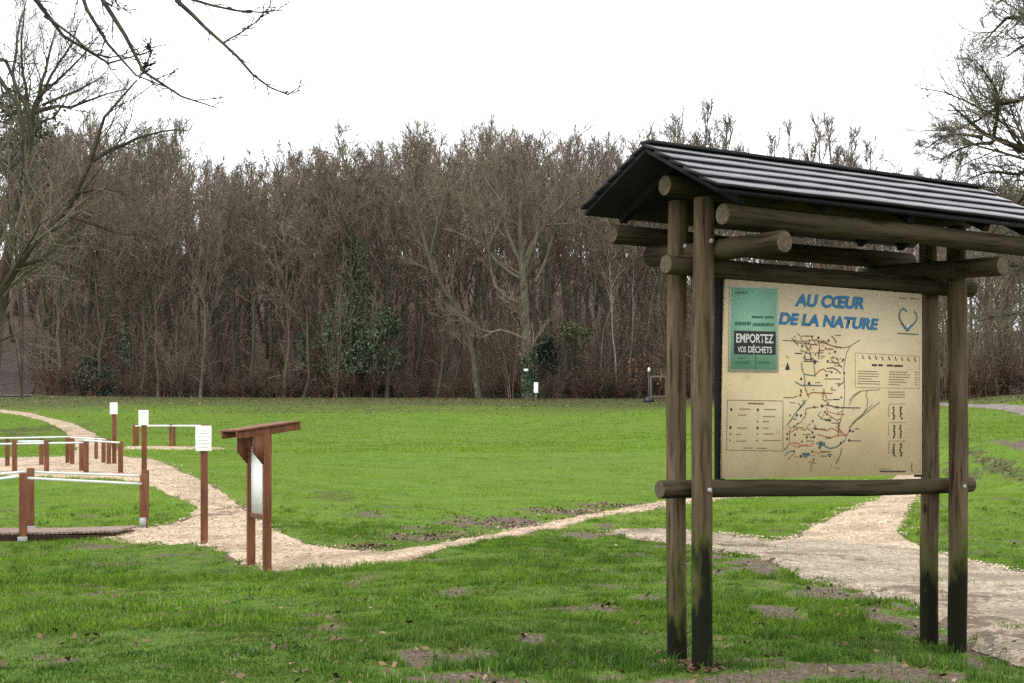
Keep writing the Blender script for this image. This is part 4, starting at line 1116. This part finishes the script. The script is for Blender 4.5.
for pts, w, col in [
  (c3([(25,130),(100,135),(180,140),(240,135),(290,128),(370,150),(430,172),(480,186),(530,195),(575,188),(610,175),(650,150),(685,128)]), .8, 'brown_ink'),
  (c3([(600,180),(570,240),(552,330),(545,400),(552,480),(556,560),(550,640)]) + c4([(548,40),(530,130),(512,200),(500,300)]), .6, 'brown_ink'),
  (c3([(150,70),(175,95),(265,95),(285,130)]), .8, 'brown_ink'), (c3([(440,90),(465,120),(485,150)]), 1.0, 'brown_ink'),
  (c3([(210,150),(235,210),(215,250),(200,290)]), .8, 'brown_ink'), (c3([(215,160),(250,220),(265,270),(300,310)]), .9, 'brown_ink'),
  (c3([(225,310),(300,315)]), .9, 'red_ink'), (c3([(335,150),(340,220),(330,290),(370,280)]), .7, 'red_ink'),
  (c3([(300,430),(330,395),(370,375),(400,400)]), 1.0, 'red_ink'), (c3([(290,320),(295,380),(300,440)]), .8, 'teal_ink'),
  (c3([(185,320),(190,380),(205,420),(300,435)]), .9, 'teal_ink'), (c3([(400,370),(450,365),(490,385),(520,415)]), 1.1, 'teal_ink'),
  (c3([(380,460),(420,460),(520,462)]), .8, 'brown_ink'), (c3([(205,425),(215,480),(210,520)]), .8, 'teal_ink'),
  (c3([(130,485),(180,515),(250,515),(365,518)]), 1.0, 'teal_ink'), (c3([(210,520),(235,590),(250,620)]), .9, 'brown_ink'),
  (c3([(30,620),(110,620),(150,608)]), .8, 'brown_ink'), (c3([(230,600),(280,575),(350,580),(450,585)]), 1.0, 'red_ink'),
  (c3([(375,540),(380,580),(400,620),(395,650)]), .7, 'red_ink'), (c3([(215,660),(190,690)]) + c4([(150,90),(120,130),(90,180),(60,215)]), 1.0, 'teal_ink'),
  (c4([(225,0),(190,40),(150,90)]), .9, 'teal_ink'), (c4([(390,40),(500,65),(690,68)]), .9, 'dark_ink'),
  (c4([(220,75),(270,65),(330,60)]), .8, 'red_ink'), (c4([(220,80),(215,140),(180,190),(120,225)]), .8, 'red_ink'),
  (c4([(400,60),(410,120),(450,150),(500,185)]), .8, 'red_ink'), (c4([(415,100),(480,120),(530,95)]), .6, 'red_ink'),
  (c4([(85,250),(80,320),(85,385),(110,365),(150,370),(190,390),(255,395),(290,370)]), 1.0, 'red_ink'),
  (c4([(110,390),(150,400),(240,380)]), .8, 'red_ink'), (c4([(300,245),(350,250),(400,262),(440,240),(490,265),(570,300)]), 1.0, 'red_ink'),
  (c4([(320,295),(380,310),(440,320),(500,300),(570,305)]), 1.0, 'red_ink'), (c4([(505,190),(500,250),(495,320)]), .9, 'red_ink'),
  (c4([(310,375),(350,355),(385,375),(390,400),(430,415),(480,405),(520,375),(560,340)]), 1.2, 'teal_ink'),
  (c4([(560,330),(600,240),(650,180),(690,150),(740,110),(800,60),(850,20)]), .7, 'teal_ink'), (c4([(590,235),(650,165),(720,110),(790,40)]), .6, 'brown_ink'),
  (c4([(275,440),(330,455),(430,440)]), .8, 'red_ink'), (c4([(45,475),(65,445),(110,435)]), .9, 'teal_ink'), (c4([(190,450),(200,490),(260,460)]), .8, 'teal_ink'),
  (c4([(530,410),(515,470),(495,520),(480,550)]), 1.2, 'brown_ink'), (c4([(265,610),(270,560),(285,520)]), .9, 'brown_ink'), (c4([(245,530),(310,540)]), .9, 'brown_ink'),
  ([(867,391),(866,395),(868,400),(867,408),(862,416),(852,424)], .7, 'brown_ink'), ([(849,405),(855,396),(862,391),(880,389.5)], .6, 'brown_ink'),
  (c3([(595,645),(630,600),(690,560)]), .8, 'brown_ink'), (c4([(440,550),(440,575)]), .7, 'brown_ink'), (c4([(465,580),(510,580)]), .7, 'brown_ink')]:
    ink.line(pts, w * 1.25, col)
for x, y, r in [(330,108,1.5),(300,318,1.8),(408,310,1.5),(182,460,1.5),(250,498,1.8),(400,430,1.5),(180,560,1.3),(175,600,1.3),(370,582,1.1)]: ink.dot(780 + x / 8.54, 325 + y / 8.54, r, 'dark_ink')
for x, y, r in [(295,60,1.5),(360,50,1.9),(490,62,1.5),(145,130,1.6),(180,132,1.6),(118,225,1.2),(425,175,1.6),(230,318,1.4),(292,315,1.6),(340,405,1.6),(600,262,1.5),(625,268,1.3),(592,345,1.6),(120,438,1.5),(178,480,1.7),(425,478,1.4),(275,440,1.2),(520,370,1.5),(350,375,1.4),(288,508,1.2)]: ink.dot(780 + x / 8.54, 400 + y / 8.54, r, 'dark_ink')
ink.quad(780 + 330 / 8.54, 400 + 360 / 8.54, 780 + 388 / 8.54, 400 + 395 / 8.54, 'teal_ink', -.0004)
ink.quad(780 + 195 / 8.54, 400 + 450 / 8.54, 780 + 255 / 8.54, 400 + 480 / 8.54, 'teal_ink', -.0004)
for x, y, w in [(380,205,80),(415,240,20),(430,280,60),(420,320,60),(300,490,45),(410,395,30)]: ink.line(c3([(x, y), (x + w, y + 2)]), .9, 'brown_ink')
for x, y, w in [(300,248,90),(345,440,80),(345,478,60),(600,348,90),(390,325,50),(640,245,40),(195,465,60),(385,175,30),(250,318,50)]: ink.line(c4([(x, y), (x + w, y + 2)]), .9, 'dark_ink')
rm = random.Random(9)
for i in range(150):
    t = rm.random(); cy = 335 + t * 130; cx = 812 + 26 * math.sin(t * 5) + rm.gauss(0, 15 + 8 * t)
    if not 786 < cx < 868 or (cx > 845 and cy < 395): continue
    k_ = rm.random(); col = rm.choice(['dark_ink', 'dark_ink', 'brown_ink', 'red_ink', 'teal_ink'])
    if k_ < .4: ink.dot(cx, cy, rm.uniform(.7, 1.5), col, .0009)
    elif k_ < .75: ink.line([(cx, cy), (cx + rm.uniform(2, 8), cy + .2)], rm.uniform(.6, 1.1), col, .0011 + i * 1e-5)
    else: ink.line([(cx, cy), (cx + rm.uniform(-4, 4), cy + rm.uniform(2, 6)), (cx + rm.uniform(-6, 8), cy + rm.uniform(5, 10))], .8, col, .0011 + i * 1e-5)
# north arrow
ink.g.add([pp(785.2, 370, .002), pp(790, 370, .002), pp(787.6, 362, .002)], None, [(0, 1, 2)], mi=IDX['dark_ink'])
ink.line([(786.3, 358.5), (786.3, 355.5), (788.8, 358.5), (788.8, 355.5)], .6, 'brown_ink')
# key box, tables and small print (too small to read in the place itself)
k0 = [(727.5,400),(783,401),(783,451),(726.5,450),(727.5,400)]
for a, b in zip(k0[:-1], k0[1:]): ink.line([a, b], .7, 'brown_ink')
ink.line([(748,403.4),(764,403.7)], 1.6, 'brown_ink')
for x, y, r in [(731.4,409.4,1.5),(758,409.8,1.5),(730.5,427.5,1.6),(757.6,428,1.6),(757.6,421.5,1.0),(730.5,434,1.0),(757.5,434,1.0),(730.2,440.5,1.1),(757.2,440.5,1.1)]: ink.dot(x, y, r, 'dark_ink' if r > 1.4 else 'brown_ink')
for x, y, w in [(739,409,12),(764,409.5,12),(738,415,8),(763,416.5,12),(763,421.5,6),(737,428,10),(763,428,6),(736,434.5,5),(764,434,10),(736,441,10),(763,440.5,18),(743,448,10),(757,448.2,10)]: ink.line([(x, y), (x + w, y + .1)], .9, 'brown_ink')
fr = [(855.5,352.8),(919.5,356.5),(919.5,388.6),(855.5,387.4),(855.5,352.8)]
for a, b in zip(fr[:-1], fr[1:]): ink.line([a, b], .35, 'brown_ink')
for i, x in enumerate([863.5,870,876.5,882.8,889.6,896.2,902.5,908.8,915.5]): ink.line([(x - 1.0, 355.2 + i * .33), (x - .2, 357.6 + i * .33), (x + .7, 358.9 + i * .33)], 1.3, 'dark_ink' if i % 3 else 'brown_ink')
for x0, x1, y in [(872,877,365),(878.5,883,365.1),(887,893,365.4),(894,903,365.8)]: ink.line([(x0, y), (x1, y + .2)], 2.0, 'dark_ink')
for i in range(6):
    y = 371 + i * 2.5
    ink.line([(858, y), (858 + rg.uniform(14, 23), y + .6)], .7, 'brown_ink'); ink.line([(889, y + .8), (889 + rg.uniform(10, 22), y + 1.4)], .7, 'brown_ink'); ink.line([(915, y + 1.2), (918, y + 1.3)], .7, 'brown_ink')
for y in (392, 394.5, 397): ink.line([(888.5, y), (905, y + .1)], .8, 'brown_ink')
for i in range(3):
    for j, x in enumerate((894, 901.2)):
        y0 = 406.5 + i * 18.5
        for q in range(5): ink.line([(x + rg.uniform(-.8, .8), y0 + q * 2.7), (x + rg.uniform(-1.2, 1.2), y0 + 2.2 + q * 2.7)], 2.2, 'dark_ink')
    ink.line([(889, 405 + i * 18.5), (889, 417 + i * 18.5)], .6, 'brown_ink'); ink.line([(889, 404 + i * 18.5), (906, 404 + i * 18.5)], .4, 'brown_ink')
ink.line([(880, 471.4), (906, 471.6)], 1.6, 'dark_ink'); ink.line([(880, 469), (890, 469)], .7, 'brown_ink'); ink.line([(912.4, 463), (911.6, 467.5), (912.6, 472)], 1.6, 'brown_ink')
ink.dot(874, 436, 3.2, 'brown_ink', -.0008) if False else None
ink.build('map_drawing', pan)
# heart emblem, top right
he = Ink(.0022)
def ch(l): return [(880 + x / 12.42, 290 + y / 12.42) for x, y in l]
he.quad(897.5, 298.5, 922, 334.5, 'poster_edge', -.0012) if False else None
he.line(ch([(335,275),(318,245),(290,230),(262,246),(246,285),(240,335),(252,375),(275,415)]), 1.9, 'teal_ink')
he.line(ch([(265,400),(300,450),(345,508)]), 2.6, 'teal_ink', .0004); he.line(ch([(345,505),(375,465),(408,432)]), 2.6, 'blue_ink', .0008)
he.line(ch([(425,262),(445,285),(462,325),(456,370),(440,400),(408,430)]), 1.7, 'teal_ink')
he.dot(880 + 345 / 12.42, 290 + 435 / 12.42, 1.6, 'white_ink', .001)
he.line(ch([(215,535),(300,542),(480,552)]), 1.3, 'teal_ink'); he.line(ch([(240,100),(330,108)]), 1.2, 'brown_ink'); he.line(ch([(380,105),(490,112)]), 1.2, 'brown_ink')
he.build('heart_emblem', pan)
def lettering(txt, x0, yb, x1, yt, ink_, parent, lift=.003, shear=0.0, bold=.0, yb2=None, name='lettering'):
    cu = bpy.data.curves.new('t', 'FONT'); cu.body = txt; cu.shear = shear; cu.offset = bold; cu.fill_mode = 'FRONT' if False else 'BOTH'
    o = bpy.data.objects.new('t', cu); C.objects.link(o)
    dg = bpy.context.evaluated_depsgraph_get(); me = bpy.data.meshes.new_from_object(o.evaluated_get(dg))
    C.objects.unlink(o); bpy.data.objects.remove(o)
    v = np.array([x.co[:] for x in me.vertices]); lo, hi = v.min(0), v.max(0)
    a = np.array(pp(x0, yb, lift)); b = np.array(pp(x1, yb if yb2 is None else yb2, lift)); h = pp(x0, yt, lift)[2] - a[2]
    s = (v[:, 0] - lo[0]) / (hi[0] - lo[0]); t = (v[:, 1] - lo[1]) / (hi[1] - lo[1])
    co = np.stack((a[0] + (b[0] - a[0]) * s, np.full(len(v), VF - lift), a[2] + (b[2] - a[2]) * s + h * t), -1)
    me.vertices.foreach_set('co', co.astype(np.float32).ravel()); me.materials.clear(); me.materials.append(M[ink_]); me.update()
    r = bpy.data.objects.new(name, me); C.objects.link(r); r.parent = parent
    return r
lettering('AU CŒUR', 794.6, 306.4, 864.2, 293.2, 'blue_ink', pan, .003, .20, .048, 309.6, 'title_lettering')
lettering('DE LA NATURE', 778.6, 324.4, 879, 312.0, 'blue_ink', pan, .003, .20, .048, 330.4, 'title_lettering')
# green poster fixed to the panel
pv = .010
def pq(pts, lift, th):
    a = [pp(x, y, lift) for x, y in pts]
    return [(x, y, z) for x, y, z in a] + [(x, y + th, z) for x, y, z in a], [(0, 1, 2, 3), (7, 6, 5, 4), (0, 4, 5, 1), (1, 5, 6, 2), (2, 6, 7, 3), (3, 7, 4, 0)]
g = Geo(); v, f = pq([(728.6,371.6),(778.4,372.3),(778.8,287.4),(729.8,285.6)], .008, .007); g.add(v, f, mi=0)
v, f = pq([(730.8,368.8),(776.6,369.6),(777.0,288.8),(731.8,287.2)], .0105, .002); g.add(v, f, mi=1)
poster = g.build('poster', [M['poster_edge'], M['teal_poster']], kiosk)
pi = Ink(.0125)
cp = Ink(.0125); cp.g.add([pp(733.8,354.0,.0125), pp(775.6,355.0,.0125), pp(775.8,331.6,.0125), pp(734.2,330.6,.0125)], [(0, 1, 2, 3)], mi=IDX['black']); cp.build('caption_plate', poster)
pi.line([(756.2,355.4),(756.2,368.8)], 1.0, 'poster_ink')
for x0, x1, y, w in [(735,751,323.4,3.4),(753,774,324.6,3.0),(752,763,317,2.4),(765,774,317.2,2.4),(735.5,750,362.6,3.0),(759,770,362.6,2.4),(738,746,357.8,1.2),(734.5,747,292.5,2.0)]:
    x = x0
    while x < x1 - 1:
        q = rg.uniform(1.4, 3.0); pi.line([(x, y), (min(x + q, x1), y + .05)], w, 'poster_ink'); x += q + .6
pi.build('poster_print', poster)
lettering('EMPORTEZ', 736.2, 342.6, 773.4, 333.4, 'white_ink', poster, .0145, .0, .022, 343.4, 'poster_lettering')
lettering('VOS', 737.8, 352.2, 746.0, 346.4, 'white_ink', poster, .0145, .0, .015, 352.4, 'poster_lettering')
lettering('DÉCHETS', 748.2, 352.6, 772.0, 344.6, 'white_ink', poster, .0145, .0, .018, 353.2, 'poster_lettering')
for x, y in [(727.6,329),(727.6,289),(780,290),(921,300),(920,470),(726,474)]:
    pass

# ------------------------------------------------------------------ fitness trail furniture
def sqpost(parent, p, h, w, name='post', mat='stain', rz=0.0, sink=.15, lean=0):
    g = Geo(); rot = np.array([[math.cos(rz), -math.sin(rz), 0], [math.sin(rz), math.cos(rz), 0], [0, 0, 1]])
    g.bbox(p[0], p[1], p[2] + (h - sink) / 2, w, w, h + sink, w * .08, rot); return g.build(name, M[mat], parent)
def bar(parent, a, b, r=.018, name='rail', mat='rail'):
    g = Geo(); t = np.linspace(0, 1, 6)[:, None]; P = np.array(a) * (1 - t) + np.array(b) * t
    g.tubes(P, np.full(6, r), 10, True); return g.build(name, M[mat], parent, True)
def gp(px, Y):
    X = (px - 512) / F * Y; return np.array((X, Y, gz(X, Y)))
def sign(px, Y, ytop, wpx, hpx, pw, label):
    b = gp(px, Y); e = empty('trail_sign', b); mm = Y / F
    ztop = CH - (ytop - HZ) * mm - b[2]; w = wpx * mm; h = hpx * mm; n = .06
    sqpost(e, (0, 0, 0), ztop + .02, pw)
    g = Geo(); g.bbox(0, -pw / 2 - .012, ztop - h / 2, w, .02, h, .004); pl = g.build('plate', M['plate'], e)
    k = Geo()
    for i in range(6): k.box(-w * .04 * (i % 2), -pw / 2 - .0235, ztop - h * (.16 + .135 * i), w * (.76 - .12 * (i % 2)), .002, h * .028)
    k.build('print', M['plate_ink'], pl)
    tag(e, label, 'sign', 'white plate signs of the fitness trail'); return e
sign(204.3, 21.1, 425.8, 15.8, 25.2, .088, 'nearest white plate on a tall brown post beside the chip path')
sign(144.2, 33.8, 410.2, 9.8, 15, .10, 'white plate on a brown post rising behind the near rails\' right end')
sign(114.3, 42.0, 402.6, 7.6, 11.6, .10, 'smallest and farthest white plate sign behind the sand court posts')

# near parallel rails with deck
b1 = gp(23.2, 22.9); e = empty('parallel_bars', b1); o0 = b1
def rel(v): return np.array(v) - o0
p2 = gp(30.6, 24.6); p3 = gp(143.6, 24.9); p4 = gp(146.0, 26.4); q1 = gp(-70, 22.2); q2 = gp(-62, 24.0)
def top(p, y): return CH - (y - HZ) / F * p[1] - p[2]
sqpost(e, rel(b1), top(b1, 473), .098); sqpost(e, rel(p2), top(p2, 468), .095); sqpost(e, rel(p3), top(p3, 474.5), .105); sqpost(e, rel(p4), top(p4, 470), .09)
[(lambda q_, g_: (g_.bbox(q_[0], q_[1], q_[2] + .03, .13, .13, .07, .006), g_.build('post_shoe', M['steel'], e)))(rel(p_), Geo()) for p_ in (b1, p2)]
sqpost(e, rel(q1), 1.0, .098); sqpost(e, rel(q2), 1.0, .098)
def pt(p, y): return rel((p[0], p[1], CH - (y - HZ) / F * p[1]))
bar(e, pt(b1, 478), pt(p3, 484), .02); bar(e, pt(p2, 472), pt(p4, 476), .018); bar(e, pt(q1, 487), pt(b1, 476), .02); bar(e, pt(q2, 480), pt(p2, 471), .018)
g = Geo(); g.box(*(rel(p3) + (0, -.056, .07)), .10, .012, .16); g.build('post_shoe', M['steel'], e)
tag(e, 'nearest brown posts with white rails at the left edge before the boardwalk', 'parallel bars')
# low boardwalk between the posts
dk = gp(30, 23.4); e = empty('boardwalk', dk); g = Geo(); ed = Geo()
x0 = (-75 - 512) / F * 23.2; x1 = (137 - 512) / F * 24.2; nP = 44
for i in range(nP):
    xa = x0 + (x1 - x0) * i / nP; zz = gz(xa, 23.6) + .085 + random.gauss(0, .003)
    g.bbox(xa - dk[0] + .06, .15, zz - dk[2], (x1 - x0) / nP - .012, 1.25, .035, .004)
for y in (-.47, .77):
    ed.bbox((x0 + x1) / 2 - dk[0], y, gz((x0 + x1) / 2, 23.4) + .015 - dk[2], x1 - x0, .05, .11, .004)
g.build('planks', M['deck'], e); ed.build('edge_beam', M['deck_edge'], e)
tag(e, 'low dark edged boardwalk of planks at the left edge of the grass', 'boardwalk')

# middle set on the chip court
m0 = gp(60, 40); e = empty('parallel_bars', m0); o0 = m0
near = [(14.6, 38.0, 440, .10), (46.6, 38.0, 440.2, .10), (81.5, 38.8, 440.8, .10), (86.2, 38.0, 441, .105), (120.6, 38.0, 441.2, .105)]
far = [(7.4, 42.8, 437.2, .10), (41.4, 42.8, 437, .10), (67.6, 43.6, 436, .10), (72.2, 42.6, 436.6, .10), (103.6, 42.6, 438, .10), (108.8, 41.8, 438.4, .10)]
for L_ in (near, far):
    for px, Y, yt, w in L_: p = gp(px, Y); sqpost(e, rel(p), top(p, yt), w)
p = gp(96.2, 47.0); sqpost(e, rel(p), top(p, 437), .09)
def pb(px, Y, y): p = gp(px, Y); return pt(p, y)
bar(e, pb(-60, 38.0, 445), pb(84, 38.0, 442.6), .022); bar(e, pb(84, 37.95, 440.4), pb(120, 37.95, 442.6), .022)
bar(e, pb(-60, 42.8, 439.4), pb(70, 42.6, 436.8), .02); bar(e, pb(70, 42.4, 437.4), pb(106, 42.4, 439.4), .02); bar(e, pb(14, 38.05, 441.4), pb(46, 38.05, 441.2), .02)
tag(e, 'middle cluster of low brown posts with white rails on the chip court', 'parallel bars')
# farthest set
m0 = gp(170, 60); e = empty('parallel_bars', m0); o0 = m0
for px, Y in [(134.4, 60), (137.4, 61), (170.6, 60), (174.0, 61), (203, 60), (206, 61)]: p = gp(px, Y); sqpost(e, rel(p), top(p, 424.6), .10)
bar(e, pb(135, 59.9, 426), pb(171, 59.9, 426), .024); bar(e, pb(172, 59.9, 426), pb(204, 59.9, 426), .024)
bar(e, pb(138, 60.9, 425.4), pb(174, 60.9, 425.4), .02); bar(e, pb(174, 60.9, 425.4), pb(206, 60.9, 425.4), .02)
tag(e, 'farthest brown posts with thin white rails out in the meadow', 'parallel bars')

# roofed trail panel
a = gp(267, 18.4); b = gp(251, 19.05); e = empty('trail_notice', a); o0 = a
ax = (b - a)[:2]; sep = np.linalg.norm(ax); ax /= sep; pr = np.array((ax[1], -ax[0]))   # pr points to the right and away
yaw = math.atan2(ax[1], ax[0])
rot = np.array([[ax[0], pr[0], 0], [ax[1], pr[1], 0], [0, 0, 1.]])
ha = top(a, 433); hb = top(b, 437)
for p, h in ((a, ha), (b, hb)):
    g = Geo(); q = rel(p); g.bbox(q[0], q[1], q[2] + h / 2 - .08, .062, .098, h + .16, .006, rot); g.build('post', M['stain'], e)
mid = rel((a + b) / 2)
g = Geo(); zc = top(a, 481); g.box(mid[0], mid[1], zc, sep - .06, .018, .80, rot); pl = g.build('panel', M['plate'], e)
g = Geo(); g.bbox(mid[0], mid[1], zc - .43, sep - .02, .05, .06, .006, rot); g.build('sill', M['stain'], e)
def wedge(base, sgn, zt):
    g = Geo(); s = sgn
    pr2 = [(0, 0), (.12, -.02), (.12, -.20), (0, -.34)]
    v = []
    for d in (-.028, .028):
        for x, z in pr2: q = base + np.array((*(-pr * (x + .05) + ax * d), zt + z)); v.append(q)
    f4 = [(0, 1, 2, 3), (7, 6, 5, 4)] + [(i, i + 4, (i + 1) % 4 + 4, (i + 1) % 4) for i in range(4)]
    g.add(v, f4); g.build('brace', M['stain'], e)
wedge(rel(a), 1, ha - .03); wedge(rel(b), -1, ha - .03)
# sloping roof: two rafters and boards between them
L_ = .78; tilt = R(8.5)
rx = np.array((pr[0] * math.cos(tilt), pr[1] * math.cos(tilt), math.sin(tilt))); ay = np.array((ax[0], ax[1], 0)); nz = np.cross(rx, ay)
if nz[2] < 0: nz = -nz
rr = np.stack((rx, ay, nz), 1)
for p in (a, b):
    q = rel((p[0], p[1], 0)); cz = top(a, 431.0) + a[2] * 0
    g = Geo(); c = np.array((q[0], q[1], cz)) + rx * .02; g.bbox(*c, L_, .05, .085, .006, rr); g.build('rafter', M['stain'], e)
rb = bpy.data.objects.new('roof', None); C.objects.link(rb); rb.parent = e
for i in range(6):
    c = np.array((mid[0], mid[1], top(a, 431.0))) + rx * (.02 - L_ / 2 + L_ * (i + .5) / 6) + nz * (.055)
    if i in (2, 3) and False: continue
    g = Geo(); g.bbox(*c, L_ / 6 - .012, sep + .12, .022, .003, rr); g.build('roof_board', M['stain'], rb)
tag(e, 'dark red brown two post panel with a small sloping roof beside the path', 'information panel')

# far edge furniture
p = gp(649, 118.5); e = empty('lamp_post', p)
g = Geo(); g.tubes([(0, 0, -.2), (0, 0, .4), (0, 0, 2.3)], (.10, .09, .085), 10, True); g.build('pole', M['lamp_black'], e)
g = Geo(); g.tubes([(0, 0, 2.28), (0, 0, 2.33), (0, 0, 2.45), (0, 0, 2.6), (0, 0, 2.68)], (.07, .11, .13, .09, .02), 12, True); g.build('globe', M['globe'], e, True)
g = Geo(); g.tubes([(0, 0, -.15), (0, 0, .25), (0, 0, .42)], (.42, .40, .2), 12, True); g.build('base', M['lamp_black'], e)
tag(e, 'short black lamp post with a white globe at the far edge of the meadow', 'lamp post')
p = gp(659, 120.5); e = empty('wooden_gate', p)
for dx in (-.62, .55): sqpost(e, (dx, 0, 0), 1.95, .11, 'post', 'pale_wood')
g = Geo(); g.bbox(-.03, -.06, 1.9, 1.35, .05, .14, .01); g.build('top_rail', M['pale_wood'], e)
g = Geo(); g.bbox(-.03, -.06, .35, 1.35, .05, .12, .01); g.build('lower_rail', M['pale_wood'], e)
tag(e, 'pale wooden gate frame just right of the black lamp post', 'gate')
p = gp(536, 122.5); e = empty('small_sign', p)
sqpost(e, (0, 0, 0), .6, .12, 'post', 'pale_wood')
g = Geo(); g.bbox(0, -.08, .98, .34, .05, .85, .03); g.build('plate', M['plate'], e)
tag(e, 'small white sign on a short stake at the foot of the big oak', 'sign')

# ------------------------------------------------------------------ sky, light, camera
w = bpy.data.worlds.new('World'); bpy.context.scene.world = w; w.use_nodes = True
nt = w.node_tree; bg = nt.nodes['Background']
EL, AZ = R(48), R(-62)                   # sun high, left and a little towards the viewer's side
sk = nt.nodes.new('ShaderNodeTexSky'); sk.sky_type = 'NISHITA'; sk.sun_disc = False; sk.sun_elevation = EL; sk.sun_rotation = AZ
sk.dust_density = 6; sk.air_density = 1; sk.altitude = 200
mx = nt.nodes.new('ShaderNodeMix'); mx.data_type = 'RGBA'; mx.inputs[0].default_value = .90; mx.inputs[7].default_value = (22.5, 23.0, 23.6, 1)
nt.links.new(sk.outputs[0], mx.inputs[6]); nt.links.new(mx.outputs[2], bg.inputs['Color']); bg.inputs['Strength'].default_value = .10
sd = bpy.data.lights.new('sun', 'SUN'); sd.energy = 1.2; sd.angle = R(25); sd.color = (1, .97, .92)
so = bpy.data.objects.new('sun', sd); C.objects.link(so)
dirv = Vector((math.sin(AZ) * math.cos(EL), math.cos(AZ) * math.cos(EL) , math.sin(EL)))
dirv = Vector((math.sin(AZ) * math.cos(EL), -abs(math.cos(AZ)) * math.cos(EL), math.sin(EL)))
sk.sun_rotation = math.atan2(dirv.x, dirv.y)
so.rotation_euler = (-dirv).to_track_quat('-Z', 'Y').to_euler(); so.location = (-20, -10, 40)

cam = bpy.data.cameras.new('camera'); co = bpy.data.objects.new('camera', cam); C.objects.link(co)
co.location = (0, 0, CH); co.rotation_euler = (R(90), 0, 0); cam.sensor_width = 36; cam.lens = 36 * F / 1024
cam.shift_y = (HZ - 341.5) / 1024; cam.clip_end = 3000; cam.clip_start = .1
sc = bpy.context.scene; sc.camera = co
sc.view_settings.view_transform = 'Standard'; sc.view_settings.look = 'None'; sc.view_settings.gamma = 1; sc.view_settings.exposure = 0.15
sc.view_settings.use_curve_mapping = False
try:
    sc.cycles.max_bounces = 6; sc.cycles.diffuse_bounces = 3; sc.cycles.glossy_bounces = 2; sc.cycles.transmission_bounces = 3; sc.cycles.use_denoising = False; sc.cycles.denoiser = 'OPENIMAGEDENOISE'; sc.cycles.denoising_input_passes = 'RGB_ALBEDO_NORMAL'
except Exception: pass
